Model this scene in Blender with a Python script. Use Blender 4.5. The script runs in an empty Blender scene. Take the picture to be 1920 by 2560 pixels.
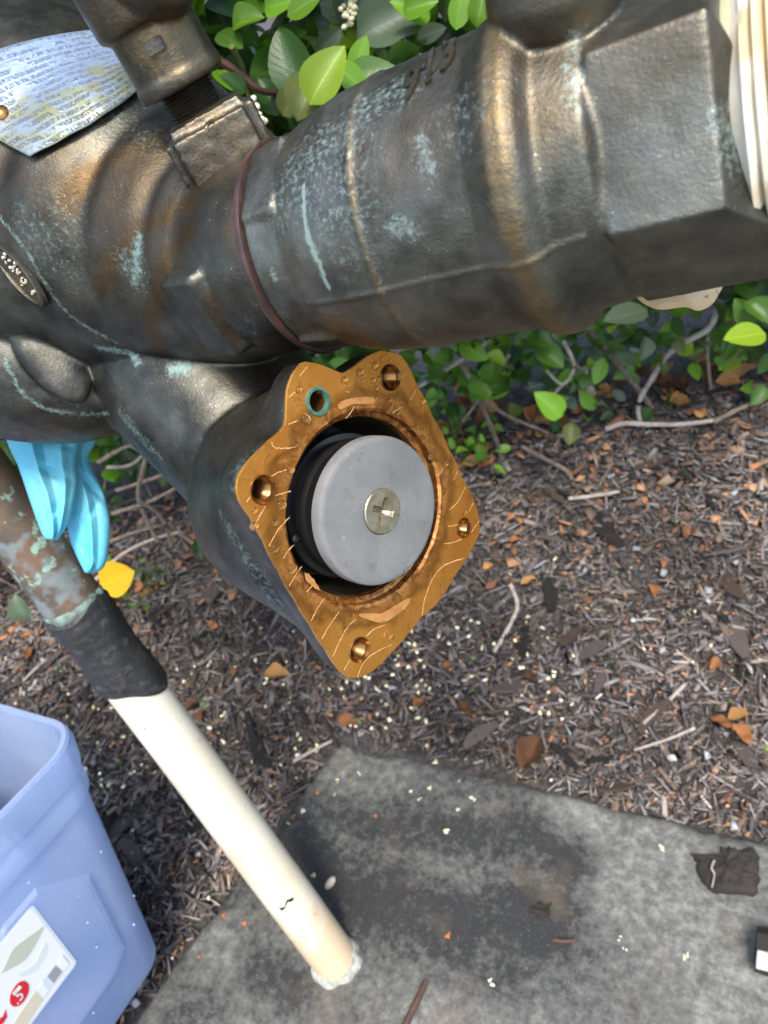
import bpy, bmesh, math, random
import numpy as np
from mathutils import Vector, Matrix, noise, geometry
from mathutils.bvhtree import BVHTree
from mathutils.kdtree import KDTree
random.seed(11); rng = np.random.default_rng(11)
SC = bpy.context.scene; COL = SC.collection

# ------------------------------------------------------------------ camera, world, sun
F = 1850.0                                   # focal length in photograph pixels (1920 x 2560)
K = 1920 / 1659.0
def nrm(a): a = np.asarray(a, float); return a / np.linalg.norm(a)
DOWN = nrm([.244, .754, .61])                # gravity in camera axes (right, down, forward)
_O = np.array([(840-960)/F*.8, (2400-1280)/F*.8, .8])
_X = nrm(np.array([.89084, .07432, -.4482])); _Z = -DOWN
_X = nrm(_X - _Z*(_X@_Z)); _Y = np.cross(_Z, _X)
M3 = np.array([_X, _Y, _Z])
def W(p): return M3 @ (np.asarray(p, float) - _O)          # camera axes -> world point
def D(v): return M3 @ np.asarray(v, float)                 # camera axes -> world direction
def P(u, v, z): return W([(u-960)/F*z, (v-1280)/F*z, z])
def PD(u, v, z): return P(u*K, v*K, z)
def RAY(u, v): return nrm(D([(u-960)/F, (v-1280)/F, 1.0]))
CAMP = W([0, 0, 0]); UP = np.array([0, 0, 1.0])
def PROJ(p):
    c = (np.asarray(p) - CAMP) @ M3
    return np.stack([960 + F*c[..., 0]/c[..., 2], 1280 + F*c[..., 1]/c[..., 2], c[..., 2]], -1)

cam = bpy.data.cameras.new('camera'); camo = bpy.data.objects.new('camera', cam); COL.objects.link(camo)
R = Matrix((D([1, 0, 0]), D([0, -1, 0]), D([0, 0, -1]))).transposed().to_4x4()
R.translation = Vector(CAMP); camo.matrix_world = R
cam.sensor_fit = 'VERTICAL'; cam.sensor_height = 36; cam.lens = 36*F/2560
cam.clip_start = .01; cam.clip_end = 500
cam.dof.use_dof = True; cam.dof.focus_distance = .292; cam.dof.aperture_fstop = 17
SC.camera = camo

SUN_EL, SUN_AZ = 62, 148                      # degrees; azimuth measured from +Y clockwise
wd = bpy.data.worlds.new('World'); SC.world = wd; wd.use_nodes = True
wn = wd.node_tree; bg = wn.nodes['Background']
sky = wn.nodes.new('ShaderNodeTexSky'); sky.sky_type = 'NISHITA'; sky.sun_disc = False
sky.sun_elevation = math.radians(SUN_EL); sky.sun_rotation = math.radians(SUN_AZ)
sky.air_density = 1.0; sky.dust_density = 2.5; sky.ozone_density = 1.0
wn.links.new(sky.outputs[0], bg.inputs[0]); bg.inputs[1].default_value = .14
sl = bpy.data.lights.new('sun', 'SUN'); sl.energy = 1.5; sl.angle = math.radians(14); sl.color = (1, .94, .85)
so = bpy.data.objects.new('sun', sl); COL.objects.link(so)
az, el = math.radians(SUN_AZ), math.radians(SUN_EL)
sdir = Vector((math.sin(az)*math.cos(el), math.cos(az)*math.cos(el), math.sin(el)))
so.rotation_euler = sdir.to_track_quat('Z', 'Y').to_euler(); so.location = (0, 0, 3)
SC.view_settings.view_transform = 'Standard'; SC.view_settings.look = 'None'
SC.view_settings.gamma = 1; SC.view_settings.exposure = 1.5; SC.view_settings.use_curve_mapping = False
SC.cycles.max_bounces = 10; SC.cycles.transparent_max_bounces = 12
try: SC.cycles.use_denoising = True
except Exception: pass

# ------------------------------------------------------------------ materials
def lin(r, g, b):
    f = lambda c: (c/255/12.92) if c/255 <= .04045 else ((c/255+.055)/1.055)**2.4
    return (f(r), f(g), f(b), 1)
class MT:
    def __init__(s, name):
        s.m = bpy.data.materials.new(name); s.m.use_nodes = True; s.nt = s.m.node_tree
        s.b = s.nt.nodes['Principled BSDF']; s.out = s.nt.nodes['Material Output']
    def n(s, t, attrs=None, **inp):
        nd = s.nt.nodes.new('ShaderNode'+t)
        for k, v in (attrs or {}).items(): setattr(nd, k, v)
        for k, v in inp.items(): s.set(nd.inputs[k.replace('_', ' ')], v)
        return nd
    def set(s, sock, v):
        if hasattr(v, 'is_output') or isinstance(v, bpy.types.NodeSocket): s.nt.links.new(v, sock)
        else:
            if isinstance(v, (tuple, list)):
                k = len(sock.default_value); v = tuple(v)[:k] if len(v) >= k else (*v, 1)
            sock.default_value = v
    def mix(s, f, a, b, mode='MIX'):
        nd = s.n('Mix', dict(data_type='RGBA', blend_type=mode)); s.set(nd.inputs[0], f)
        for i, c in ((6, a), (7, b)):
            if isinstance(c, (tuple, list)) and len(c) == 3: c = (*c, 1)
            s.set(nd.inputs[i], c)
        return nd.outputs[2]
    def mth(s, op, a, b=0.0, c=0.0):
        nd = s.n('Math', dict(operation=op)); s.set(nd.inputs[0], a); s.set(nd.inputs[1], b); s.set(nd.inputs[2], c); return nd.outputs[0]
    def ramp(s, f, *stops):
        nd = s.n('ValToRGB'); s.set(nd.inputs[0], f); e = nd.color_ramp.elements
        while len(e) < len(stops): e.new(.5)
        for i, (p, c) in enumerate(stops):
            e[i].position = p; e[i].color = c if isinstance(c, tuple) and len(c) == 4 else ((c, c, c, 1) if not isinstance(c, tuple) else (*c, 1))
        return nd.outputs[0]
    def co(s): return s.n('TexCoord').outputs['Object']
    def noise(s, scale, detail=4, rough=.6, vec=None, dist=0.0):
        nd = s.n('TexNoise', Scale=scale, Detail=detail, Roughness=rough, Distortion=dist); s.set(nd.inputs['Vector'], vec or s.co()); return nd.outputs[0]
    def attr(s, name, out='Fac'): return s.n('Attribute', dict(attribute_name=name)).outputs[out]
    def bump(s, h, strength=.3, dist=.001, prev=None):
        nd = s.n('Bump', Strength=strength, Distance=dist); s.set(nd.inputs['Height'], h)
        if prev is not None: s.set(nd.inputs['Normal'], prev)
        return nd.outputs[0]
    def base(s, **kw):
        for k, v in kw.items():
            s.set(s.b.inputs[k.replace('_', ' ')], v)
        return s

def patina(name, dark=(.042, .042, .035), mid=(.128, .126, .104), verdc=(.17, .27, .235), brass_reflc=(.105, .062, .024)):
    m = MT(name); co = m.co()
    n1 = m.noise(45, 5, .62, co); n2 = m.noise(330, 4, .7, co); n3 = m.noise(16, 3, .5, co)
    c = m.mix(m.ramp(n1, (.36, 0.), (.66, 1.)), dark, mid)
    c = m.mix(m.ramp(n3, (.48, 0.), (.66, .65)), c, (.095, .066, .036))
    c = m.mix(m.ramp(n2, (.60, 0.), (.74, .55)), c, (.17, .155, .115))
    va = m.attr('verd'); vn = m.mth('ADD', m.mth('MULTIPLY', va, 1.15), m.mth('MULTIPLY', m.mth('SUBTRACT', m.noise(520, 4, .72, co), .52), 3.4))
    vf = m.ramp(vn, (.15, 0.), (1.15, .9)); vf = m.mth('MULTIPLY', vf, m.ramp(va, (.02, 0.), (.2, 1.)))
    vf2 = m.ramp(m.mth('ADD', n1, m.mth('MULTIPLY', n2, .35)), (.86, 0.), (1.02, .3))
    vf = m.mth('MAXIMUM', vf, vf2)
    va2 = m.attr('brass'); bf = m.ramp(m.mth('ADD', va2, m.mth('MULTIPLY', m.mth('SUBTRACT', n2, .5), 1.6)), (.25, 0.), (.9, .8))
    bf = m.mth('MULTIPLY', bf, m.ramp(va2, (.02, 0.), (.2, 1.)))
    c = m.mix(bf, c, brass_reflc); c = m.mix(vf, c, verdc)
    sp = m.n('TexVoronoi', dict(feature='F1'), Scale=420); m.set(sp.inputs['Vector'], co)
    spk = m.mth('MULTIPLY', m.ramp(sp.outputs['Distance'], (.07, 1.), (.16, 0.)), m.ramp(m.noise(90, 2, .5, co), (.56, 0.), (.62, 1.)))
    c = m.mix(m.mth('MULTIPLY', spk, .6), c, (.45, .47, .42))
    bn = m.bump(m.noise(900, 4, .7, co), .55, .0004); bn = m.bump(m.noise(260, 3, .55, co), .22, .0007, bn)
    m.base(Base_Color=c, Roughness=m.ramp(m.noise(120, 3, .6, co), (.3, .36), (.7, .50)), Normal=bn,
           Metallic=m.mth('SUBTRACT', .92, m.mth('MULTIPLY', vf, .6)))
    return m.m
M_BODY = patina('dark_bronze_patina')
M_VALVE = patina('green_bronze_patina', (.080, .080, .064), (.205, .203, .168), (.25, .33, .295), (.26, .185, .085))
M_BOSS = patina('rough_bronze', (.07, .068, .057), (.18, .168, .135), brass_reflc=(.25, .18, .09))

def simple(name, col, rough=.5, metal=0., bump=None, var=None, **kw):
    m = MT(name); c = (*col, 1) if len(col) == 3 else col
    if var: c = m.mix(m.ramp(m.noise(var[0], 4, .6), (.35, 0.), (.65, 1.)), c, var[1])
    m.base(Base_Color=c, Roughness=rough, Metallic=metal, **kw)
    if bump: m.base(Normal=m.bump(m.noise(bump[0], 4, .6), bump[1], bump[2]))
    return m.m

# brass flange: object coordinates have their origin in the bore centre, Z along the face normal
m = MT('machined_brass'); co = m.co()
sep = m.n('SeparateXYZ'); m.set(sep.inputs[0], co)
rad = m.mth('SQRT', m.mth('ADD', m.mth('POWER', sep.outputs[0], 2.), m.mth('POWER', sep.outputs[1], 2.)))
n1 = m.noise(60, 4, .6, co, .5); n2 = m.noise(190, 4, .65, co, 1.2); n3 = m.noise(25, 3, .5, co)
c = m.mix(m.ramp(n3, (.35, 0.), (.65, 1.)), (.86, .42, .085), (.70, .29, .050))
c = m.mix(m.ramp(n2, (.54, 0.), (.74, .7)), c, (.36, .13, .025))
c = m.mix(m.ramp(m.noise(95, 4, .6, co, .8), (.60, 0.), (.72, .45)), c, (.30, .105, .022))
rr = m.mth('ADD', rad, m.mth('MULTIPLY', m.mth('SUBTRACT', n1, .5), .020))
ring = m.ramp(rr, (.0400, 1.), (.0455, 0.))
inner = m.mix(m.ramp(n2, (.42, 0.), (.6, 1.)), (.24, .085, .024), (.80, .36, .11))
c = m.mix(m.mth('MULTIPLY', ring, .85), c, inner)
edge = m.ramp(m.mth('ABSOLUTE', m.mth('SUBTRACT', rr, .0455)), (.0, .6), (.0018, 0.))
c = m.mix(edge, c, (.16, .06, .015))
m.base(Base_Color=c, Metallic=.8, Roughness=m.ramp(n2, (.3, .16), (.75, .34)), Normal=m.bump(n2, .18, .0006, m.bump(m.noise(900, 3, .6, co), .12, .0003)))
M_BRASS = m.m
M_BRASSHOLE = simple('brass_thread', (.27, .14, .045), .24, .9, var=(300, (.28, .13, .04, 1)))
M_COPPERFLAKE = simple('bare_copper', (.76, .40, .13), .38, .55, bump=(600, .3, .0004), var=(250, (.62, .25, .09, 1)))
M_MINERAL = simple('pale_mineral', (.60, .42, .22), .6, var=(300, (.62, .27, .055, 1)))
M_BORE = simple('dark_bore', (.035, .034, .026), .35, .6, bump=(300, .5, .001), var=(90, (.10, .085, .045, 1)))
M_VERD = simple('verdigris', (.03, .095, .07), .6, .0, var=(400, (.07, .19, .14, 1)), bump=(500, .5, .0006))
m = MT('grey_rubber'); co = m.co()
c = m.mix(m.ramp(m.noise(60, 5, .6, co), (.40, 0.), (.62, 1.)), (.185, .19, .186), (.14, .15, .148))
c = m.mix(m.ramp(m.noise(420, 3, .6, co), (.66, 0.), (.75, .5)), c, (.32, .325, .32))
c = m.mix(m.ramp(m.noise(130, 5, .7, co, 1.), (.56, 0.), (.68, .45)), c, (.10, .10, .092))
c = m.mix(m.ramp(m.noise(45, 3, .5, co, 2.), (.58, 0.), (.66, .3)), c, (.22, .21, .18))
m.base(Base_Color=c, Roughness=.55, Normal=m.bump(m.noise(900, 3, .6, co), .1, .0003)); M_DISC = m.m
M_BLACK = simple('black_rubber', (.012, .012, .012), .22)
M_SCREW = simple('zinc_screw', (.44, .41, .30), .36, .75, bump=(700, .3, .0004), var=(260, (.27, .25, .17, 1)))
M_GASKET = simple('brown_gasket', (.060, .030, .024), .33, .0, bump=(300, .3, .0006), var=(120, (.03, .02, .018, 1)))
M_LITEND = simple('lit_hex_end', (.36, .35, .21), .6, 0., bump=(200, .5, .001), var=(120, (.34, .36, .24, 1)))
m = MT('ptfe_white'); co = m.co()
c = m.mix(m.ramp(m.noise(70, 3, .5, co), (.4, 0.), (.62, 1.)), (.66, .63, .54), (.55, .45, .28))
m.base(Base_Color=c, Roughness=.85, Normal=m.bump(m.noise(200, 3, .5, co), .3, .001)); m.b.inputs['Specular IOR Level'].default_value = .15; M_PTFE = m.m
m = MT('aged_pvc'); co = m.co()
c = m.mix(m.ramp(m.noise(9, 4, .6, co), (.40, 0.), (.62, 1.)), (.66, .63, .52), (.62, .54, .39))
zz = m.n('SeparateXYZ'); m.set(zz.inputs[0], co)
c = m.mix(m.ramp(m.mth('ADD', m.mth('MULTIPLY', zz.outputs[2], -4.), m.mth('MULTIPLY', m.noise(30, 4, .6, co), .9)), (.75, 0.), (1.25, .8)), c, (.60, .44, .27))
c = m.mix(m.ramp(m.noise(160, 3, .6, co), (.67, 0.), (.75, .8)), c, (.18, .14, .09))
c = m.mix(m.ramp(m.noise(420, 2, .6, co), (.70, 0.), (.74, .6)), c, (.22, .18, .13))
m.base(Base_Color=c, Roughness=.42, Normal=m.bump(m.noise(60, 3, .5, co), .06, .001)); M_PVC = m.m
m = MT('weathered_copper'); co = m.co()
c = m.mix(m.ramp(m.noise(22, 4, .6, co), (.40, 0.), (.60, 1.)), (.17, .105, .068), (.10, .082, .062))
c = m.mix(m.ramp(m.noise(14, 4, .65, co), (.53, 0.), (.58, 1.)), c, (.19, .215, .21))
c = m.mix(m.ramp(m.noise(48, 5, .7, co), (.575, 0.), (.62, 1.)), c, (.27, .43, .34))
m.base(Base_Color=c, Roughness=.55, Metallic=.25, Normal=m.bump(m.noise(90, 4, .6, co), .5, .0015)); M_COPPER = m.m
m = MT('black_tape'); co = m.co()
m.base(Base_Color=m.mix(m.ramp(m.noise(80, 4, .6, co), (.55, 0.), (.8, 1.)), (.018, .018, .018), (.09, .085, .08)), Roughness=.5,
       Normal=m.bump(m.noise(110, 4, .6, co, 2.), .6, .002)); M_TAPE = m.m
M_VERDP = simple('pale_verdigris', (.20, .30, .25), .7, 0., bump=(250, .8, .002), var=(140, (.10, .12, .10, 1)))
M_CAULK = simple('pale_caulk', (.46, .50, .45), .8, 0., bump=(250, .8, .002), var=(110, (.22, .20, .16, 1)))
m = MT('blue_nitrile'); co = m.co()
c = m.mix(m.ramp(m.noise(26, 3, .5, co), (.35, 0.), (.65, 1.)), (.09, .45, .62), (.17, .53, .63))
c = m.mix(m.ramp(m.noise(160, 4, .65, co), (.62, 0.), (.74, .4)), c, (.30, .58, .62))
m.base(Base_Color=c, Roughness=.5, Subsurface_Weight=.15, Subsurface_Radius=(.004, .008, .012), Normal=m.bump(m.noise(130, 3, .5, co, 1.5), .25, .0015)); M_GLOVE = m.m

m = MT('frosted_blue_plastic'); co = m.co()
pc = m.mix(m.ramp(m.noise(9, 3, .5, co), (.35, 0.), (.65, 1.)), (.50, .62, .84), (.64, .74, .90))
pc = m.mix(m.ramp(m.noise(150, 2, .5, co), (.68, 0.), (.73, .45)), pc, (.75, .82, .95))
m.base(Base_Color=pc, Roughness=.3); tr = m.n('BsdfTranslucent'); m.set(tr.inputs[0], pc)
tp = m.n('BsdfTransparent'); tp.inputs[0].default_value = (.80, .87, 1, 1)
mx = m.n('MixShader'); mx.inputs[0].default_value = .5; m.nt.links.new(m.b.outputs[0], mx.inputs[1]); m.nt.links.new(tr.outputs[0], mx.inputs[2])
mx2 = m.n('MixShader'); mx2.inputs[0].default_value = .38; m.nt.links.new(mx.outputs[0], mx2.inputs[1]); m.nt.links.new(tp.outputs[0], mx2.inputs[2])
m.nt.links.new(mx2.outputs[0], m.out.inputs[0]); M_TUB = m.m
M_STICK = simple('sticker_white', (.78, .80, .78), .45)
M_STICKE = simple('sticker_edge', (.60, .68, .78), .4)
M_SGREEN = simple('print_sage', (.50, .52, .43), .5)
M_SPALE = simple('print_pale_teal', (.64, .70, .69), .5)
M_STAN = simple('print_tan', (.62, .57, .44), .5)
M_SGREY = simple('print_grey', (.30, .30, .33), .5)
M_SRED = simple('print_red', (.62, .015, .03), .45)
M_WHITE = simple('white_cloth', (.72, .71, .74), .8, bump=(60, .5, .004))
M_SKYFACET = simple('sky_lit_steel', (.50, .50, .48), .5, 1., bump=(500, .2, .0005))
M_DARKST = simple('dark_steel', (.05, .045, .04), .5, .6)

# embossed plate of thin aluminium: worn blueish print with rows of relief
m = MT('nameplate_metal'); uvn = m.attr('UVMap', 'Vector'); co = m.co()
mp = m.n('Mapping'); m.set(mp.inputs[0], uvn); mp.inputs['Scale'].default_value = (75, 15, 1)
tx = m.noise(1.0, 4, .75, mp.outputs[0])
sp = m.n('SeparateXYZ'); m.set(sp.inputs[0], uvn)
rows = m.mth('PINGPONG', m.mth('MULTIPLY', sp.outputs[1], 15.), .5)
rowm = m.ramp(rows, (.16, 0.), (.25, 1.))
gap = m.ramp(m.noise(7, 2, .5, uvn), (.40, 0.), (.5, 1.))
ink = m.mth('MULTIPLY', m.mth('MULTIPLY', m.ramp(tx, (.47, 0.), (.55, 1.)), rowm), gap)
blot = m.ramp(m.noise(4.2, 4, .6, uvn), (.47, 0.), (.58, 1.))
lowf = m.ramp(m.mth('ADD', sp.outputs[1], m.mth('MULTIPLY', m.mth('SUBTRACT', m.noise(3.5, 4, .6, uvn), .5), .8)), (.36, 1.), (.52, 0.))
c = m.mix(m.mth('MULTIPLY', lowf, m.ramp(m.noise(6, 3, .5, uvn), (.35, .2), (.6, 1.))), (.28, .37, .50), (.29, .30, .165))
c = m.mix(m.ramp(m.noise(420, 4, .7, co), (.5, 0.), (.70, .6)), c, (.13, .155, .24))
c = m.mix(m.mth('MULTIPLY', ink, .5), c, (.14, .15, .24))
m.base(Base_Color=c, Metallic=.45, Roughness=.40, Normal=m.bump(ink, .7, .0006, m.bump(m.noise(500, 3, .6, co), .4, .0005))); M_PLATE = m.m

# ground, slab, bark, leaves
m = MT('mulch_soil'); co = m.co()
c = m.mix(m.ramp(m.noise(90, 5, .7, co), (.38, 0.), (.68, 1.)), (.035, .031, .029), (.13, .115, .105))
m.base(Base_Color=c, Roughness=.9, Normal=m.bump(m.noise(120, 5, .7, co), 1., .01)); M_SOIL = m.m
m = MT('chip_mix'); m.base(Base_Color=m.mix(m.mth('MULTIPLY', m.ramp(m.noise(260, 4, .7), (.3, 1.), (.62, 0.)), .30), m.attr('Col', 'Color'), (.012, .01, .009)), Roughness=.75,
    Normal=m.bump(m.noise(400, 3, .7), .6, .001)); M_CHIP = m.m
m = MT('concrete_stained'); co = m.co()
n1 = m.noise(5.5, 5, .62, co, .4); n2 = m.noise(85, 6, .75, co); n3 = m.noise(420, 3, .7, co)
st = m.mth('ADD', m.mth('ADD', m.attr('stain'), .38), m.mth('MULTIPLY', m.mth('SUBTRACT', n1, .46), 1.7))
st = m.mth('ADD', st, m.mth('MULTIPLY', m.mth('SUBTRACT', n2, .5), 2.1))
c = m.ramp(st, (-.05, (.23, .235, .215)), (.40, (.115, .118, .108)), (1., (.020, .021, .021)))
c = m.mix(m.ramp(n3, (.6, 0.), (.75, .5)), c, (.33, .33, .30)); c = m.mix(m.ramp(n3, (.26, .6), (.38, 0.)), c, (.02, .02, .018))
c = m.mix(m.ramp(m.noise(11, 3, .5, co), (.55, 0.), (.7, .35)), c, (.17, .125, .085))
m.base(Base_Color=c, Roughness=.8, Normal=m.bump(n3, .45, .0012, m.bump(n2, .35, .003))); M_CONC = m.m
M_BARK = simple('dark_bark', (.014, .011, .010), .85, 0., bump=(160, 1., .004), var=(60, (.035, .028, .024, 1)))
M_TWIG = simple('grey_twig', (.22, .175, .135), .8, 0., bump=(300, .8, .001), var=(120, (.11, .082, .06, 1)))
M_TWIGP = simple('pale_twig', (.40, .37, .33), .75, 0., bump=(300, .6, .001), var=(90, (.24, .2, .17, 1)))
M_TWIGR = simple('red_brown_twig', (.085, .035, .022), .7, 0., bump=(200, .6, .001), var=(60, (.05, .025, .018, 1)))
def leafmat(name, a, b, rough=.38, trans=.35, spec=.5):
    m = MT(name); co = m.co()
    rnd = m.n('ObjectInfo').outputs['Random']
    c = m.mix(m.ramp(m.noise(55, 4, .6, co), (.35, 0.), (.68, 1.)), a, b)
    c = m.mix(m.ramp(m.noise(130, 3, .65, co), (.66, 0.), (.72, .55)), c, (.13, .085, .03))
    c = m.mix(m.ramp(m.noise(38, 2, .5, co), (.58, 0.), (.75, .35)), c, tuple(min(1, x*1.5) for x in b))
    hs = m.n('HueSaturation'); m.set(hs.inputs['Color'], c); m.set(hs.inputs['Value'], m.mth('MULTIPLY_ADD', rnd, .5, .75))
    c = hs.outputs[0]
    uv = m.attr('UVMap', 'Vector'); s = m.n('SeparateXYZ'); m.set(s.inputs[0], uv)
    vein = m.ramp(m.mth('ABSOLUTE', m.mth('SUBTRACT', s.outputs[0], .5)), (.0, .45), (.035, 0.))
    c = m.mix(vein, c, tuple(min(1, x*1.9+.01) for x in b))
    sv = m.mth('PINGPONG', m.mth('ADD', m.mth('MULTIPLY', s.outputs[1], 9.), m.mth('MULTIPLY', m.mth('ABSOLUTE', m.mth('SUBTRACT', s.outputs[0], .5)), -5.)), .5)
    bn = m.bump(m.ramp(sv, (.0, 1.), (.09, 0.)), .22, .0008, m.bump(m.noise(220, 3, .6, co), .15, .0008))
    m.base(Base_Color=c, Roughness=rough, Normal=bn); m.b.inputs['Specular IOR Level'].default_value = spec
    t = m.n('BsdfTranslucent'); m.set(t.inputs[0], m.mix(.6, c, (b[0]*1.6, b[1]*1.7, b[2]*.6), 'MIX')); mx = m.n('MixShader'); mx.inputs[0].default_value = trans
    m.nt.links.new(m.b.outputs[0], mx.inputs[1]); m.nt.links.new(t.outputs[0], mx.inputs[2]); m.nt.links.new(mx.outputs[0], m.out.inputs[0])
    return m.m
LM = [leafmat('leaf_deep_green', (.024, .062, .014), (.042, .10, .020), .3),
      leafmat('leaf_mid_green', (.055, .135, .016), (.085, .19, .024), .32),
      leafmat('leaf_bright_green', (.12, .27, .016), (.17, .34, .025), .34),
      leafmat('leaf_lime', (.24, .40, .020), (.32, .46, .035), .4, .4),
      leafmat('leaf_grey_green', (.070, .105, .060), (.10, .14, .085), .42, .25),
      leafmat('leaf_olive', (.095, .125, .030), (.14, .165, .050), .42, .3)]
DM = [leafmat('dead_leaf_orange', (.34, .15, .06), (.23, .095, .042), .7, .2, .2),
      leafmat('dead_leaf_tan', (.46, .26, .10), (.34, .17, .06), .7, .2, .2),
      leafmat('dead_leaf_brown', (.17, .085, .045), (.11, .055, .03), .75, .15, .2)]
M_YELLOW = leafmat('yellow_leaf', (.72, .42, .015), (.62, .34, .01), .5, .3, .3)
m = MT('spotted_tan_leaf'); co = m.co()
c = m.mix(m.ramp(m.noise(50, 3, .5, co), (.4, 0.), (.65, 1.)), (.78, .60, .34), (.70, .48, .27))
c = m.mix(m.ramp(m.noise(110, 3, .6, co), (.58, 0.), (.64, .9)), c, (.30, .09, .035))
m.base(Base_Color=c, Roughness=.6); M_SPOT = m.m
M_PETAL = simple('cream_petal', (.74, .68, .44), .7)
M_PETALW = simple('white_bud', (.80, .78, .62), .6)
M_ORANGEBIT = simple('orange_bit', (.50, .16, .035), .7)
m = MT('water'); m.base(Base_Color=(1, 1, 1), Roughness=.02, IOR=1.33, Transmission_Weight=1.); M_WATER = m.m
M_WHITEDROP = simple('milky_drop', (.58, .69, .90), .12)
M_STONE = simple('pale_stone', (.55, .50, .42), .8, 0., bump=(120, .8, .003), var=(50, (.40, .30, .22, 1)))

# ------------------------------------------------------------------ mesh helpers
WORLD = {}
def place(o, org, parent):
    Mw = Matrix.Translation(Vector(org)); WORLD[o] = Mw
    o.location = Vector(org)
    if parent is not None:
        o.parent = parent; o.matrix_parent_inverse = WORLD[parent].inverted()
def tag(o, label=None, cat=None, group=None, kind=None):
    for k, v in (('label', label), ('category', cat), ('group', group), ('kind', kind)):
        if v: o[k] = v
    return o
def empty(name, org, label, cat, group=None):
    o = bpy.data.objects.new(name, None); COL.objects.link(o); o.empty_display_size = .01; place(o, org, None)
    return tag(o, label, cat, group)
def mk(name, v, f, mat, parent=None, smooth=True, org=None):
    v = np.asarray(v, float)
    if org is None: org = (v.min(0)+v.max(0))/2 if len(v) else np.zeros(3)
    me = bpy.data.meshes.new(name); me.from_pydata((v-org).tolist(), [], f); me.update()
    for mm in (mat if isinstance(mat, list) else [mat]): me.materials.append(mm)
    if smooth: me.polygons.foreach_set('use_smooth', [True]*len(me.polygons))
    if smooth and len(f) < 9000: me.set_sharp_from_angle(angle=math.radians(42))
    o = bpy.data.objects.new(name, me); COL.objects.link(o); place(o, org, parent); return o
def fixn(v, f):
    bm = bmesh.new(); vs = [bm.verts.new(p) for p in v]
    for q in f:
        try: bm.faces.new([vs[i] for i in q])
        except ValueError: pass
    bmesh.ops.recalc_face_normals(bm, faces=bm.faces); bm.verts.index_update()
    out = [[x.index for x in q.verts] for q in bm.faces]; bm.free(); return v, out
def join(parts):
    V = []; Fc = []; o = 0
    for v, f in parts:
        V.extend(np.asarray(v, float).tolist()); Fc.extend([[i+o for i in q] for q in f]); o = len(V)
    return np.array(V), Fc
def frame(a, ref=None):
    a = nrm(a); ref = np.array([0, 0, 1.]) if ref is None else np.asarray(ref, float)
    if abs(a@nrm(ref)) > .98: ref = np.array([1., .1, 0])
    x = nrm(ref-(ref@a)*a); return a, x, np.cross(a, x)
def rings(rows, cap0=True, cap1=True, close=False):
    n = len(rows[0]); V = np.concatenate(rows); Fc = []; m_ = len(rows)
    for i in range(m_ if close else m_-1):
        a, b = i*n, ((i+1) % m_)*n
        for j in range(n): k = (j+1) % n; Fc.append([a+j, a+k, b+k, b+j])
    if not close:
        if cap0: Fc.append(list(range(n))[::-1])
        if cap1: Fc.append([(m_-1)*n+j for j in range(n)])
    return V, Fc
def lathe(prof, org, axis, n=48, ref=None, cap0=True, cap1=True, jit=None):
    a, x, y = frame(axis, ref); th = np.linspace(0, 2*np.pi, n, endpoint=False); rows = []
    for r, t in prof:
        rr = r if jit is None else r*(1+jit(th, t))
        rows.append(np.asarray(org)+a*t+np.outer(np.cos(th)*rr, x)+np.outer(np.sin(th)*rr, y))
    return rings(rows, cap0, cap1)
def catmull(pts, n):
    pts = np.asarray(pts, float); m_ = len(pts); out = []
    for t in np.linspace(0, m_-1, n):
        i = min(int(t), m_-2); s = t-i
        p0, p1, p2, p3 = pts[max(i-1, 0)], pts[i], pts[i+1], pts[min(i+2, m_-1)]
        out.append(.5*((2*p1)+(p2-p0)*s+(2*p0-5*p1+4*p2-p3)*s*s+(3*p1-p0-3*p2+p3)*s**3))
    return np.array(out)
def tube(pts, r0, r1, n=7, m_=None, jit=0.):
    pts = catmull(pts, m_ or len(pts)*5); rows = []; th = np.linspace(0, 2*np.pi, n, endpoint=False)
    for i, p in enumerate(pts):
        a, x, y = frame(pts[min(i+1, len(pts)-1)]-pts[max(i-1, 0)]); r = r0+(r1-r0)*i/(len(pts)-1); r *= 1+jit*(random.random()-.5)
        rows.append(p+np.outer(np.cos(th)*r, x)+np.outer(np.sin(th)*r, y))
    return rings(rows)
def box(c, ax, half, bev=.0):
    c = np.asarray(c, float); ax = [nrm(a) for a in ax]; bm = bmesh.new(); bmesh.ops.create_cube(bm, size=2)
    for v in bm.verts: v.co = Vector((v.co.x*half[0], v.co.y*half[1], v.co.z*half[2]))
    if bev: bmesh.ops.bevel(bm, geom=bm.edges[:], offset=bev, segments=3, affect='EDGES')
    V = [c+v.co.x*ax[0]+v.co.y*ax[1]+v.co.z*ax[2] for v in bm.verts]; bm.verts.index_update()
    Fc = [[v.index for v in f.verts] for f in bm.faces]; bm.free(); return V, Fc
def ellipsoid(c, ax, half, n=40, m_=24):
    rows = []; th = np.linspace(0, 2*np.pi, n, endpoint=False)
    for t in np.linspace(.04, math.pi-.04, m_):
        rows.append(np.asarray(c)+ax[2]*half[2]*math.cos(t)+np.outer(np.cos(th)*half[0]*math.sin(t), ax[0])+np.outer(np.sin(th)*half[1]*math.sin(t), ax[1]))
    return rings(rows)
def remesh(name, parts, mat, voxel, smooth_it, parent, disp=None):
    v, f = join([fixn(*p) for p in parts]); o = mk(name, v, f, mat, parent)
    r = o.modifiers.new('r', 'REMESH'); r.mode = 'VOXEL'; r.voxel_size = voxel; r.use_smooth_shade = True
    s = o.modifiers.new('s', 'SMOOTH'); s.factor = .5; s.iterations = smooth_it
    me = bpy.data.meshes.new_from_object(o.evaluated_get(bpy.context.evaluated_depsgraph_get()))
    o.modifiers.clear(); me.name = name; o.data = me
    me.polygons.foreach_set('use_smooth', [True]*len(me.polygons)); return o
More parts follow.
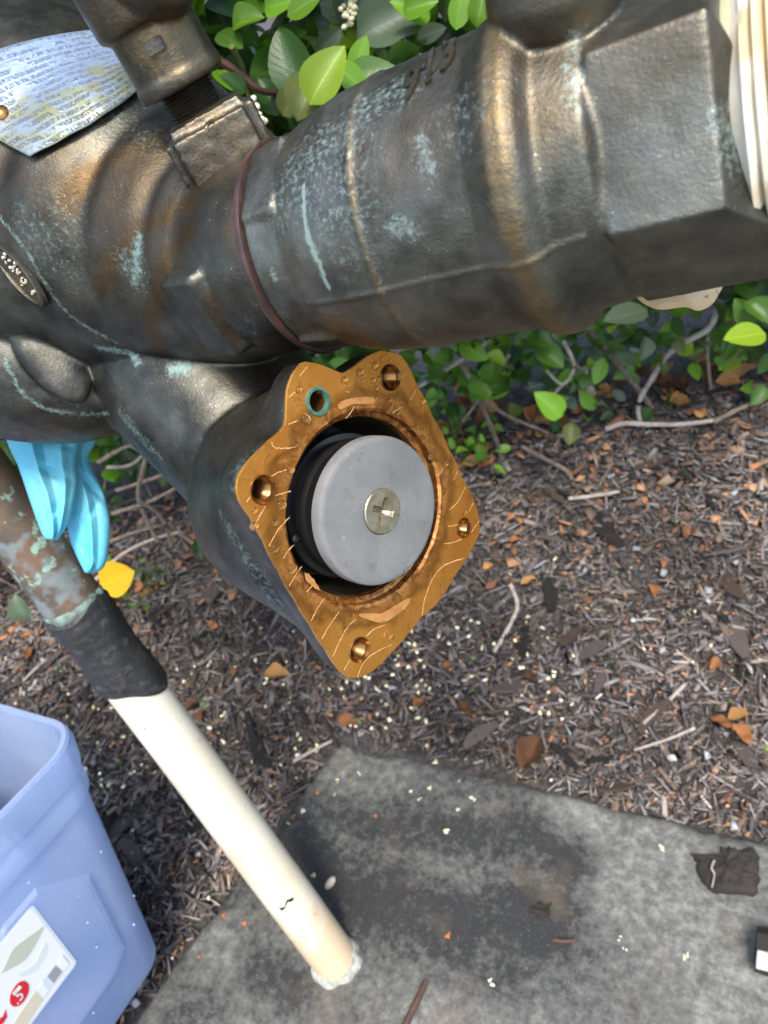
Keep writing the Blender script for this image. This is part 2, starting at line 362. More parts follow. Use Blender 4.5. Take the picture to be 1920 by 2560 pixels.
def coords(o):
    a = np.empty(len(o.data.vertices)*3); o.data.vertices.foreach_get('co', a); return a.reshape(-1, 3)+np.array(WORLD[o].translation)
def setco(o, c): o.data.vertices.foreach_set('co', (c-np.array(WORLD[o].translation)).ravel()); o.data.update()
def fattr(o, name, val):
    a = o.data.attributes.new(name, 'FLOAT', 'POINT'); a.data.foreach_set('value', np.asarray(val, np.float32))
def bvh(*objs):
    V = []; Fc = []; k = 0
    for o in objs:
        c = coords(o); V.extend(map(tuple, c)); Fc.extend([[i+k for i in p.vertices] for p in o.data.polygons]); k = len(V)
    return BVHTree.FromPolygons(V, Fc)
def cast(tree, u, v):
    h = tree.ray_cast(Vector(CAMP), Vector(RAY(u, v)))
    return (np.array(h[0]), np.array(h[1])) if h[0] is not None else (None, None)
def paint(o, tree, strokes, base=None):
    """wear, stain and reflection marks: each stroke is a line drawn on the surface itself, fading with distance in metres from it"""
    c = coords(o); out = np.zeros(len(c)) if base is None else base
    for pts, wid, st in strokes:
        pp = catmull(np.array(pts, float)*K, max(2, len(pts)*14)) if len(pts) > 1 else np.array(pts, float)*K
        hs = [h for h in (cast(tree, *q)[0] for q in pp) if h is not None]
        if not hs: continue
        hs = np.array(hs); d = np.full(len(c), 9.)
        lo, hi = hs.min(0)-wid*2.5, hs.max(0)+wid*2.5; sel = np.where(np.all((c > lo) & (c < hi), 1))[0]
        if not len(sel): continue
        d[sel] = np.sqrt(((c[sel, None, :]-hs[None])**2).sum(-1)).min(1) if len(sel)*len(hs) < 4e7 else 9.
        out = np.maximum(out, st*np.exp(-(d/wid)**2))
    return out
# ------------------------------------------------------------------ ground
HN = nrm([-.387, .922])                       # horizontal direction towards the hedge
HE = np.array([HN[1], -HN[0]])                # along the hedge, to the right
def terrain(x, y, fine=True):
    d = HN[0]*x+HN[1]*y; t = (d-.30)/.05
    h = .42*.05*np.where(t > 30, t, np.log1p(np.exp(np.minimum(t, 30))))
    h = np.minimum(h, .20+.02*(h-.2))-.014
    h = h+.010*np.sin(x*9.1+1.3)*np.sin(y*7.7+.4)*(d > .1)+.004*np.sin(x*31+y*17)*np.sin(y*29-x*11)*(d > .15)
    return h
g = np.sinh(np.linspace(-6.2, 6.2, 221)); g = g/g.max()*120
gx, gy = np.meshgrid(g, g+.3, indexing='ij'); gz = terrain(gx, gy)
nG = len(g); idx = np.arange(nG*nG).reshape(nG, nG)
gf = np.stack([idx[:-1, :-1], idx[1:, :-1], idx[1:, 1:], idx[:-1, 1:]], -1).reshape(-1, 4).tolist()
tag(mk('ground', np.stack([gx, gy, gz], -1).reshape(-1, 3), gf, M_SOIL, org=np.zeros(3)), 'dark mulch covered soil rising to the hedge', None, None, 'structure')

# concrete slab
SLC = np.array([-.1196, .2552]); SLX = np.array([1., 0.]); SLL = nrm(np.array([1.0, 0.])*-.078+np.array([0, -.378]))
na, nb = 190, 170; aa = np.linspace(0, 1.25, na); bb = np.linspace(0, .95, nb); V = []
for i, a in enumerate(aa):
    for j, b in enumerate(bb):
        ja = .006*noise.noise(Vector((b*22, 3, 1)))+.003*noise.noise(Vector((b*80, 7, 1))); jb = .006*noise.noise(Vector((a*20, 9, 4)))+.004*noise.noise(Vector((a*75, 2, 4)))
        p = SLC+SLX*(a+ja*(1-a/1.25))+SLL*(b+jb*(1-b/.95)); e = min(a, b)
        z = -.012*max(0, 1-e/.016)**2+.0016*noise.noise(Vector((p[0]*30, p[1]*30, 0)))+.0008*noise.noise(Vector((p[0]*120, p[1]*120, 0)))
        V.append([p[0], p[1], z])
V = np.array(V); ix = np.arange(na*nb).reshape(na, nb)
SF = np.stack([ix[:-1, :-1], ix[:-1, 1:], ix[1:, 1:], ix[1:, :-1]], -1).reshape(-1, 4).tolist()
loop = list(ix[:, 0])+list(ix[-1, 1:])+list(ix[::-1, -1][1:])+list(ix[0, ::-1][1:-1])
k0 = len(V); V = np.concatenate([V, V[loop]*[1, 1, 0]+[0, 0, -.07]])
SF += [[loop[i], loop[(i+1) % len(loop)], k0+(i+1) % len(loop), k0+i] for i in range(len(loop))]
slab = tag(mk('pavement_slab', V, SF, M_CONC, org=np.zeros(3)), 'grey concrete slab with dark damp stains', None, None, 'structure')
slab_tree = bvh(slab)
fattr(slab, 'stain', paint(slab, slab_tree, [
    ([(640, 1830), (800, 1960), (950, 2000), (1150, 2010)], .055, .75), ([(700, 1760), (900, 1790), (1130, 1830)], .04, .55),
    ([(1120, 1780), (1230, 1860)], .03, .75), ([(960, 2060), (1100, 2110)], .03, .6), ([(560, 2080), (640, 2130)], .03, .5), ([(400, 2190)], .05, .45),
    ([(1000, 1690), (1120, 1720)], .03, .35), ([(860, 1900), (780, 1990)], .03, .6)]))
def on_slab(x, y, mrg=0.):
    q = np.stack([x-SLC[0], y-SLC[1]], -1); det = SLX[0]*SLL[1]-SLX[1]*SLL[0]
    a = (q[..., 0]*SLL[1]-q[..., 1]*SLL[0])/det; b = (SLX[0]*q[..., 1]-SLX[1]*q[..., 0])/det
    return (a > -mrg) & (b > -mrg) & (a < 1.25) & (b < .95)
def gpoint(u, v, lift=0.):
    """point of ground (or slab top) seen in the given direction"""
    r = RAY(u, v); t = .2
    for _ in range(4000):
        p = CAMP+r*t; h = 0. if on_slab(p[0], p[1]) else float(terrain(p[0], p[1]))
        if p[2] <= h: break
        t += .001
    return p+UP*lift
def gzz(p): return 0. if on_slab(p[0], p[1]) else float(terrain(p[0], p[1]))

# ------------------------------------------------------------------ backflow assembly (cast bronze)
AX = nrm(D([.846, -.046, -.531]))             # pipe run, pointing right
asm = empty('backflow_preventer', PD(500, 700, .33), 'dark bronze backflow valve with green patina and an opened brass flange', 'plumbing valve')
def sect(c, a, r, n=72, mod=None, ref=None):
    a, x, y = frame(a, ref); th = np.linspace(0, 2*np.pi, n, endpoint=False); rr = r*(1 if mod is None else mod(th))
    return c+np.outer(np.cos(th)*rr, x)+np.outer(np.sin(th)*rr, y)
def rpx(r, z): return r*K*z/F
# main casting: swelling tube with rounded flutes near the neck
PV0 = P(798, 613, .27)
BODY = [(725, 545, .2845, 176), (680, 552, .291, 192), (572, 550, .2935, 219), (510, 544, .309, 245), (420, 520, .331, 300), (300, 490, .355, 352), (160, 465, .385, 405), (10, 450, .42, 435), (-170, 440, .46, 440)]
cs = np.array([[*(PV0+AX*q), w_] for q, w_ in ((-.0085, .0338), (-.0160, .0355))]+[[*PD(u, v, z), rpx(r, z)] for u, v, z, r in BODY[2:]]); cc = catmull(cs, 150)
rows = []
for i, q in enumerate(cc):
    t = i/149*7; a = cc[min(i+1, 149), :3]-cc[max(i-1, 0), :3]
    def mod(th, t=t):
        up = .45+.55*np.cos(th-.2)
        g_ = sum(d*np.exp(-((t-t0)/w)**2) for t0, w, d in ((2.45, .16, .045), (3.3, .18, .075), (4.2, .18, .068)))
        return 1-g_*np.clip(.55+.45*np.cos(th), 0, 1)
    rows.append(sect(q[:3], a, q[3], 96, mod))
raw = rings(rows); raw_tree = BVHTree.FromPolygons([tuple(p) for p in raw[0]], [list(f) for f in raw[1]])
def hraw(u, v): return cast(raw_tree, u*K, v*K)
parts = [raw]
# lower left lobe with raised oval pad
cz = .385; lx = nrm(D([.94, .34, -.1])); lz = nrm(np.cross(lx, D([0, 0, 1]))); ly = np.cross(lz, lx)
lc = PD(-60, 735, .375); parts.append(ellipsoid(lc, [lx, ly, lz], (rpx(400, cz), rpx(170, cz), rpx(185, cz))))
lt = BVHTree.FromPolygons([tuple(p) for p in parts[-1][0]], [list(f) for f in parts[-1][1]])
p, nn = cast(lt, 110*K, 775*K)
if p is not None:
    px_ = nrm(D([.62, .78, -.05])); px_ = nrm(px_-nn*(px_@nn)); parts.append(ellipsoid(p-nn*.001, [px_, np.cross(nn, px_), nn], (rpx(112, .35), rpx(56, .35), .006)))
# neck running down to the relief port
a0, a1 = PD(395, 745, .378), PD(590, 1004, .350)
parts.append(rings([sect(a0+(a1-a0)*t, a1-a0, rpx(r, .36), 64) for t, r in ((-.5, 242), (0, 238), (.35, 222), (.7, 200), (1, 184), (1.2, 168), (1.35, 130))]))
# lower wrench pads
p, nn = hraw(450, 680)
if p is not None:
    tg = nrm(np.cross(AX, nn)); parts.append(box(p-nn*.004, [AX+nn*.25, tg, nn-AX*.25], (.0105, .0175, .0085), .0015))
# relief port cup: outline measured on the machined face
NF = nrm(D([.65, .11, -.75])); FO = P(925, 1273, .29)
FE1 = nrm(D([1, 0, 0])-NF*(D([1, 0, 0])@NF)); FE2 = np.cross(NF, FE1)
if FE2@D([0, 1, 0]) < 0: FE2 = -FE2
def fl(u, v, h=0.):
    r = RAY(u, v); t = ((FO+NF*h-CAMP)@NF)/(r@NF); p = CAMP+r*t-FO; return np.array([p@FE1, p@FE2])
def z3(x, y): return 450+x/2.074, 820+y/2.074
OUT = [(555, 370), (560, 310), (590, 235), (640, 175), (730, 190), (790, 215), (845, 238), (905, 200), (980, 142), (1040, 117), (1140, 138), (1165, 165), (1230, 300), (1310, 460), (1390, 620), (1460, 770), (1520, 880), (1550, 975), (1555, 1060), (1500, 1170), (1420, 1290), (1340, 1420), (1250, 1500), (1180, 1590), (1100, 1680), (1000, 1780), (940, 1812), (880, 1815), (840, 1790), (760, 1670), (680, 1540), (600, 1410), (520, 1270), (440, 1110), (370, 985), (310, 900), (295, 840), (300, 780), (340, 710), (420, 630), (520, 540), (550, 500), (553, 430)]
ol = np.array([fl(*z3(*q)) for q in OUT]); ang = np.arctan2(ol[:, 1], ol[:, 0]); rho = np.hypot(ol[:, 0], ol[:, 1])
o_ = np.argsort(ang); ang, rho = ang[o_], rho[o_]; TH = np.linspace(-np.pi, np.pi, 220, endpoint=False)
RHO = np.interp(TH, np.concatenate([ang-2*np.pi, ang, ang+2*np.pi]), np.tile(rho, 3))
bl = np.array([fl(*z3(*q)) for q in ((612, 900), (1362, 930), (1010, 440), (960, 1440), (700, 580), (1240, 1290))])
RB = float(np.mean(np.hypot(bl[:, 0], bl[:, 1])))
def fpt(x, y, h=0.): return FO+np.outer(x, FE1)+np.outer(y, FE2)+NF*h
def frow(r, h, sh=(0, 0)): return fpt(np.cos(TH)*r+sh[0], np.sin(TH)*r+sh[1], h)
circ = lambda r: np.full(len(TH), r)
cup = [frow(RHO*.998, -.0006), frow(RHO, -.006), frow(RHO*.985, -.0125), frow(RHO*.45+circ(.050)*.55, -.020), frow(RHO*.2+circ(.049)*.8, -.034), frow(circ(.048), -.050), frow(circ(.045), -.066), frow(circ(.03), -.074), frow(circ(.001), -.075)]
inn = [frow(circ(RB+.0005), -.0006), frow(circ(RB), -.010), frow(circ(RB*.96), -.028), frow(circ(RB*.9), -.040), frow(circ(.001), -.042)]
parts.append(rings(cup[::-1]+inn, True, True))
body = remesh('valve_body', parts, M_BODY, .0009, 13, asm)
c = coords(body)
d_ = np.array([.0005*noise.noise(Vector(p*22))+.00012*noise.noise(Vector(p*140)) for p in c]); nr = np.empty(len(c)*3); body.data.vertices.foreach_get('normal', nr)
keep = ((c-FO)@NF) > -.045                                             # leave the machined cup alone
dist = np.hypot((c-FO)@FE1, (c-FO)@FE2); keep = keep & (dist < .075)
setco(body, c+nr.reshape(-1, 3)*(d_*~keep)[:, None]); bmx = bmesh.new(); bmx.from_mesh(body.data); og = np.array(WORLD[body].translation)
HOLES = {'A': (1090, 257), 'B': (428, 838), 'C': (1471, 1035), 'D': (930, 1668), 'port': (714, 380)}
hcs = [fl(*z3(*q)) for q in HOLES.values()]
kill = []
for v_ in bmx.verts:
    q = np.array(v_.co)+og-FO; h_ = q@NF
    if -.004 < h_ < .003 and min(math.hypot(q@FE1-a, q@FE2-b) for a, b in hcs) < .0050: kill.append(v_)
bmesh.ops.delete(bmx, geom=kill, context='VERTS'); bmx.to_mesh(body.data); bmx.free()
bt = bvh(body)
fattr(body, 'verd', paint(body, bt, [
    ([(0, 470), (60, 545), (90, 600), (150, 680), (250, 740)], .0010, .75), ([(215, 752), (250, 757), (285, 765), (298, 783)], .0020, .95), ([(10, 780), (50, 850), (110, 885), (200, 895), (235, 893)], .0012, .7),
    ([(300, 515), (296, 560), (290, 610)], .0022, .75), ([(265, 560), (300, 590)], .006, .35), ([(60, 480), (130, 560)], .012, .20), ([(375, 800), (400, 795)], .003, 1.), ([(260, 890), (300, 940), (340, 985)], .004, .5),
    ([(520, 1030), (560, 1000)], .008, .35), ([(120, 500)], .02, .18), ([(140, 250), (240, 250), (330, 300)], .01, .2), ([(480, 1120), (640, 1370)], .004, .35)]))
fattr(body, 'brass', paint(body, bt, [
    ([(350, 300), (250, 340), (170, 400), (145, 440)], .006, .85), ([(420, 430), (330, 480), (255, 550), (215, 620)], .006, .85), ([(410, 500), (360, 570), (335, 650), (335, 750)], .006, .85),  # warm mulch reflections along the flutes, painted in as brown
    ([(450, 640), (510, 740)], .004, .6), ([(570, 800), (580, 850)], .006, .55), ([(20, 500), (200, 700)], .01, .2), ([(440, 470), (500, 520)], .012, .3), ([(440, 900), (470, 1000)], .012, .25)]))

# slot with debris in the left casting, rim of metal round a dark recess
p, nn = cast(bt, 40*K, 590*K)
tx_ = nrm(D([.58, .80, -.05])); tx_ = nrm(tx_-nn*(tx_@nn)); ty_ = np.cross(nn, tx_)
th = np.linspace(0, 2*np.pi, 40, endpoint=False)
def eye(s, h): return p+nn*h+np.outer(np.sign(np.cos(th))*np.abs(np.cos(th))**1.3*.0155*s, tx_)+np.outer(np.sin(th)*.0062*s, ty_)
slot = mk('inspection_slot', *rings([eye(1.12, -.001), eye(1.1, .0012), eye(1.0, .0016), eye(.93, .0008), eye(.9, -.0012)], False, False), M_BODY, body)
slot = mk('slot_bottom', *rings([eye(.98, .0004), eye(.1, .0002)], False, True), M_BORE, body)
bits = []
for _ in range(26):
    q = random.random()*2*math.pi; r_ = random.random()**.5
    bits.append(ellipsoid(p+nn*.0006+tx_*math.cos(q)*.011*r_+ty_*math.sin(q)*.0042*r_, frame(nn), [random.uniform(.0003, .0011) for _ in range(3)], 7, 5))
tag(mk('debris_crumb', *join(bits), M_STONE, body), None, None, None, 'stuff')

# brass face of the flange with its holes
HOLES = {'A': (1090, 257), 'B': (428, 838), 'C': (1471, 1035), 'D': (930, 1668), 'port': (714, 380)}
HC = {k_: fl(*z3(*q)) for k_, q in HOLES.items()}; HR = {k_: .0050 for k_ in HC}; HR['C'] = .0043; HR['port'] = .0052
pts2 = [Vector((RHO[i]*math.cos(TH[i]), RHO[i]*math.sin(TH[i]))) for i in range(len(TH))]; ed = [(i, (i+1) % len(TH)) for i in range(len(TH))]
def ringpts(cx, cy, r, n):
    k_ = len(pts2); pts2.extend(Vector((cx+r*math.cos(q), cy+r*math.sin(q))) for q in np.linspace(0, 2*np.pi, n, endpoint=False)); ed.extend((k_+i, k_+(i+1) % n) for i in range(n))
ringpts(0, 0, RB+.0012, 120)
for k_ in HC: ringpts(*HC[k_], HR[k_], 40)
res = geometry.delaunay_2d_cdt(pts2, ed, [list(range(len(TH)))], 1, 1e-7)
fv = [v_ for v_ in res[0]]
def inhole(q): return math.hypot(q[0], q[1]) < RB+.001 or any(math.hypot(q[0]-HC[k_][0], q[1]-HC[k_][1]) < HR[k_]*.985 for k_ in HC)
ff = [f for f in res[2] if not inhole(sum((fv[i] for i in f), Vector((0, 0)))/len(f))]
ffp = fpt(np.array([q.x for q in fv]), np.array([q.y for q in fv]), 0.)
def flobj(name, v, f, mat, parent, smooth=True):
    """object whose local axes are the flange's own (origin bore centre, Z normal)"""
    Rf = Matrix((FE1, FE2*np.sign(np.cross(FE1, FE2)@NF), NF)).transposed(); Rw = Rf.to_4x4(); Rw.translation = Vector(FO)
    inv = Rw.inverted(); me = bpy.data.meshes.new(name); me.from_pydata([inv @ Vector(q) for q in v], [], f); me.materials.append(mat)
    me.polygons.foreach_set('use_smooth', [smooth]*len(me.polygons)); o = bpy.data.objects.new(name, me); COL.objects.link(o)
    o.parent = parent; o.matrix_parent_inverse = WORLD[parent].inverted(); o.matrix_basis = Rw; WORLD[o] = Rw; return o
rim = rings([frow(RHO, 0.), frow(RHO*1.004, -.0006), frow(RHO*1.001, -.0016)], False, False)
lip = rings([frow(circ(RB+.0012), 0.), frow(circ(RB), -.0009), frow(circ(RB-.0004), -.004), frow(circ(RB-.0022), -.0052), frow(circ(RB-.0024), -.0085)], False, False)
flange = flobj('flange_face', *join([fixn(ffp, ff), rim, lip]), M_BRASS, asm, False)
for k_ in HC:
    o_c = FO+FE1*HC[k_][0]+FE2*HC[k_][1]; r0 = HR[k_]; s = r0/.005
    if k_ != 'port':
        prof = [(r0*1.06, .0001), (r0, .0007), (r0*.95, .0002), (.0041*s, -.0011)]
        for i in range(7): prof += [(.0042*s, -.0014-i*.0014), (.0035*s, -.0021-i*.0014)]
        prof += [(.0034*s, -.0118), (.0001, -.012)]
        mk('threaded_hole', *lathe(prof, o_c, NF, 40, cap0=False), M_BRASSHOLE, flange)
    else:
        mk('port_seal', *lathe([(.0054, 0.), (.0052, .0008), (.0042, .0009), (.0038, -.0004), (.0037, -.003)], o_c, NF, 40, cap0=False, cap1=False), M_VERD, flange)
        sq = lambda th, t: .10*np.cos(4*th+.5)
        mk('port_bore', *lathe([(.0038, -.0006), (.0034, -.0012), (.0030, -.004), (.0029, -.0105), (.0001, -.0107)], o_c, NF, 40, cap0=False, jit=sq), M_BRASSHOLE, flange)
# machined bore, verdigris lip, disc, screw, seal rings
mk('bore_wall', *lathe([(RB-.0024, -.0084), (RB-.003, -.014), (RB-.0045, -.030), (RB-.006, -.036), (.020, -.0385), (.0001, -.0388)], FO, NF, 96, cap0=False), M_BORE, asm)
DO = P(955, 1279, .283); dr = 189*.283/F
DC = FO+FE1*((DO-FO)@FE1)+FE2*((DO-FO)@FE2)
dh = float((DO-FO)@NF)
dth = .0066
disc = mk('relief_disc', *lathe([(.0089, -.0012), (.0091, 0.), (.0096, 0.), (dr-.0022, 0.), (dr-.0016, 0.), (dr-.0005, -.0004), (dr, -.0014), (dr, -dth+.001), (dr-.001, -dth), (.0001, -dth)], DO, NF, 120, cap0=False), M_DISC, asm)
mk('disc_stem', *lathe([(.0165, -dth), (.0170, -dth-.003), (.0228, -dth-.0045), (.0205, -dth-.0055), (.021, -dth-.0063), (.0265, -dth-.0065), (.0275, -dth-.008), (.0275, -dth-.011), (.0262, -dth-.0125), (.0262, -dth-.014), (.0292, -dth-.0145), (.030, -dth-.016), (.0295, -dth-.020), (.027, -dth-.022), (.024, -dth-.04)], DO, NF, 96), M_BLACK, asm)
# countersunk screw with a cross recess
so_ = P(958, 1278, .2832); so_ = so_-NF*((so_-DO)@NF)
sr = .0086; cx = []
for k_ in range(4):
    q = k_*math.pi/2+.30
    for rr, dq in ((.0021, -.785), (.0056, -.22), (.0056, .22)): cx.append((rr*math.cos(q+dq), rr*math.sin(q+dq)))
p2 = [Vector((sr*math.cos(q), sr*math.sin(q))) for q in np.linspace(0, 2*np.pi, 48, endpoint=False)]+[Vector(q) for q in cx]
e2 = [(i, (i+1) % 48) for i in range(48)]+[(48+i, 48+(i+1) % 12) for i in range(12)]
rs = geometry.delaunay_2d_cdt(p2, e2, [list(range(48))], 1, 1e-8)
cpoly = [Vector(q) for q in cx]
def inpoly(q):
    ins = False; j = 11
    for i in range(12):
        a, b = cpoly[i], cpoly[j]
        if (a.y > q.y) != (b.y > q.y) and q.x < (b.x-a.x)*(q.y-a.y)/(b.y-a.y)+a.x: ins = not ins
        j = i
    return ins
sf = [f for f in rs[2] if not inpoly(sum((rs[0][i] for i in f), Vector((0, 0)))/len(f))]
e3 = nrm(FE1); S3 = lambda a, b, h: so_+FE1*a+FE2*b+NF*h
sv = [S3(q.x, q.y, .0003) for q in rs[0]]
wall = rings([np.array([S3(a, b, .0003) for a, b in cx]), np.array([S3(a*.86, b*.86, -.0012) for a, b in cx]), np.array([S3(a*.40, b*.40, -.0032) for a, b in cx])], False, True)
srim = lathe([(sr, .0003), (sr+.0004, -.0002), (sr+.0006, -.001)], so_, NF, 48, cap0=False, cap1=False)
mk('cross_screw', *join([(sv, sf), wall, srim]), M_SCREW, disc, False)
# pale mineral lines and bare copper flakes on the face
def ribbon(pts, w, h):
    pp = catmull(np.array([fl(*z3(*q)) for q in pts]), len(pts)*7); v = []
    for i, q in enumerate(pp):
        t = nrm(pp[min(i+1, len(pp)-1)]-pp[max(i-1, 0)]); nn_ = np.array([-t[1], t[0]]); ww = w*(.55+.9*random.random())*(1 if 0 < i < len(pp)-1 else .3)
        q = q+np.array([random.gauss(0, .00008), random.gauss(0, .00008)])
        for s_, hh in ((-1, .00005), (0, h), (1, .00005)): v.append(FO+FE1*(q[0]+nn_[0]*ww*s_)+FE2*(q[1]+nn_[1]*ww*s_)+NF*hh)
    f = []
    for i in range(len(pp)-1):
        for j in range(2): a = i*3+j; f.append([a, a+1, a+4, a+3])
    return v, f
LINES = [[(475, 590), (490, 620), (545, 625), (610, 615)], [(470, 770), (520, 745), (560, 735)], [(345, 900), (370, 870)], [(490, 870), (540, 855), (575, 845)], [(385, 1025), (430, 945), (445, 920)], [(460, 1135), (500, 1060), (540, 1010), (570, 980)], [(535, 1195), (565, 1150), (590, 1125)],
    [(565, 1340), (600, 1280), (632, 1235)], [(680, 1520), (710, 1460), (750, 1400)], [(735, 1615), (770, 1550), (825, 1470)], [(790, 1705), (830, 1620), (870, 1550), (910, 1510)], [(850, 1775), (880, 1720)], [(920, 1810), (950, 1740), (1000, 1690), (1100, 1640)], [(965, 1600), (1010, 1560), (1065, 1540)],
    [(1255, 1490), (1270, 1400), (1310, 1300), (1370, 1230), (1470, 1195)], [(1365, 1120), (1420, 1110), (1460, 1095)], [(1510, 1060), (1550, 1000)], [(1395, 945), (1440, 900), (1480, 820)], [(1420, 790), (1440, 740)], [(1340, 765), (1365, 730)], [(1500, 950), (1520, 905)], [(860, 470), (890, 430), (905, 405)], [(1130, 270), (1175, 230)], [(1120, 180), (1145, 140)], [(1100, 440), (1150, 410)], [(1190, 380), (1225, 320)], [(560, 500), (610, 480)], [(565, 360), (600, 330)], [(620, 250), (660, 200)], [(640, 440), (680, 480)], [(1390, 1030), (1440, 1020)], [(655, 1370), (690, 1330)]]
mk('mineral_line', *join([ribbon(q, .00017, .00010) for q in LINES]), M_MINERAL, flange)
def flake(pts, h=.00009):
    q = np.array([fl(*z3(*a)) for a in pts]); q = catmull(np.concatenate([q, q[:1]]), len(q)*5)[:-1]; c_ = q.mean(0)
    q = q+rng.normal(0, .00012, q.shape)
    return rings([fpt(q[:, 0], q[:, 1], .00003), fpt(q[:, 0], q[:, 1], h), fpt(c_[0]+(q[:, 0]-c_[0])*.4, c_[1]+(q[:, 1]-c_[1])*.4, h*1.05)], False, True)
for q in ([(930, 1480), (1010, 1490), (1100, 1450), (1190, 1400), (1170, 1450), (1090, 1510), (1030, 1525), (940, 1500)], [(645, 1265), (680, 1290), (725, 1355), (700, 1350), (655, 1310)], [(820, 395), (880, 365), (1000, 360), (1000, 390), (900, 395), (830, 420)]):
    mk('copper_flake', *flake(q), M_COPPERFLAKE, flange)

# ball valve on the right
def bvp(s): return P(798, 613, .27)+AX*s
hz = []
PROF = [(-.0005, .0300), (.004, .0335), (.010, .0378), (.018, .0405), (.030, .0425), (.0415, .0432), (.0432, .0440), (.0448, .0432), (.060, .0432), (.078, .0438), (.083, .0458), (.086, .0472), (.0905, .0472), (.0935, .0456), (.0965, .0418), (.1085, .0400), (.112, .0355), (.136, .035)]
vparts = [lathe([(.034, -.0036), (.0366, -.0034), (.0372, -.0026), (.0374, .006), (.0378, .012), (.036, .0125)], PV0, AX, 90), lathe([(b, a) for a, b in PROF], bvp(0), AX, 120)]
def polyc(s, rr, angs, ext=None):
    c_ = bvp(s); v = nrm(c_-CAMP); f = -nrm(v-(v@AX)*AX); g_ = nrm(np.cross(AX, f))
    if g_@D([0, 1, 0]) < 0: g_ = -g_
    return np.array([c_+AX*(ext[i] if ext else 0.)+rr*(f*math.cos(math.radians(q))+g_*math.sin(math.radians(q))) for i, q in enumerate(angs)])
ha = [-22, 50, 122, 180, 250, 300]
vparts.append(rings([polyc(-.0035, .0345, ha), polyc(-.003, .0386, ha), polyc(.011, .0402, ha), polyc(.0125, .037, ha)]))
xa = [25+60*i for i in range(6)]; XE = [.0, .026, .026, .0, 0., 0.]
vparts.append(rings([polyc(.109, .0395, xa), polyc(.1105, .0420, xa), polyc(.1375, .0420, xa, XE), polyc(.139, .039, xa, XE)]))
st0 = bvp(.0895)+UP*.0395+D([0, 0, -1])*.012
vparts.append(lathe([(.004, -.0135), (.010, -.0125), (.0145, -.009), (.0168, -.003), (.0172, .004), (.0172, .06)], st0, UP+D([.1, 0, 0]), 56))
valve = remesh('ball_valve', vparts, M_VALVE, .0008, 4, asm)
c = coords(valve); nr = np.empty(len(c)*3); valve.data.vertices.foreach_get('normal', nr)
d_ = np.array([.00018*noise.noise(Vector(p*35))+.00010*noise.noise(Vector(p*160)) for p in c])
s_ = (c-bvp(0))@AX; rr_ = np.linalg.norm(c-bvp(0)-np.outer(s_, AX), axis=1)
# parting seam of the casting along the lower front
f0 = polyc(.05, 1., [24])[0]-bvp(.05); rad_ = (c-bvp(0)-np.outer(s_, AX)); angd = np.arccos(np.clip((rad_@f0)/np.maximum(rr_, 1e-6), -1, 1))*rr_
seam = np.exp(-(angd/.0009)**2)*((s_ > .012) & (s_ < .105))
setco(valve, c+nr.reshape(-1, 3)*(d_+seam*.0005)[:, None]); vt = bvh(valve)
fattr(valve, 'verd', paint(valve, vt, [
    ([(655, 400), (657, 440), (660, 480), (670, 520)], .0006, 1.7), ([(664, 510), (685, 560)], .0010, 1.6), ([(690, 565), (700, 600), (711, 622)], .0007, 1.7), ([(640, 390), (680, 330), (740, 290)], .012, .36), ([(610, 440), (660, 410)], .009, .30), ([(660, 420), (740, 380)], .012, .22), ([(700, 480), (760, 450)], .010, .22),
    ([(780, 240), (850, 200), (880, 180)], .007, .45), ([(850, 485), (885, 500)], .0032, .58), ([(905, 300), (920, 340), (930, 375)], .0028, .5), ([(1010, 250)], .012, .2), ([(740, 540), (790, 600)], .010, .16), ([(1245, 80), (1240, 220)], .003, .4), ([(590, 590), (592, 600)], .0014, .7), ([(1560, 260), (1580, 340)], .004, .5)]))
br = .75*np.exp(-((s_-.0432)/.0011)**2)+.80*np.exp(-((s_-.0883)/.0042)**2)+.35*np.exp(-((s_-.016)/.004)**2)
br += .3*np.exp(-((s_-.110)/.002)**2)+.5*seam*(s_ > .06)
br += .35*np.clip(-(rad_@UP)/.045, 0, 1)**2*(s_ > .05)  # warm low reflection tinted into the underside of the right half
fattr(valve, 'brass', br)
# raised foundry number
def wrap(txt, base, xd, yd, tree, size, depth, mat, parent, name, spacing=1.0):
    cu = bpy.data.curves.new('t', 'FONT'); cu.body = txt; cu.extrude = .5; cu.size = 1; cu.space_character = spacing; cu.resolution_u = 3; cu.bevel_depth = .015; cu.offset = .02
    to = bpy.data.objects.new('t', cu); COL.objects.link(to); me = bpy.data.meshes.new_from_object(to.evaluated_get(bpy.context.evaluated_depsgraph_get()))
    COL.objects.unlink(to); bpy.data.objects.remove(to)
    out = []
    for v in me.vertices:
        u_ = np.array(base, float)+np.array(xd)*v.co.x*size+np.array(yd)*v.co.y*size; p_, n_ = cast(tree, *(u_*K))
        if p_ is None: p_, n_ = (out[-1] if out else CAMP+RAY(*(u_*K))*.28), np.zeros(3)
        out.append(p_+n_*(depth if v.co.z > 0 else -.0006))
    o = mk(name, out, [list(q.vertices) for q in me.polygons], mat, parent, False); fattr(o, 'verd', [.0]*len(out)); fattr(o, 'brass', [.25]*len(out)); return o
wrap('913', (870, 226), (.76, -.62), (.12, -.99), vt, 92, .0011, M_VALVE, valve, 'cast_number', 1.15)
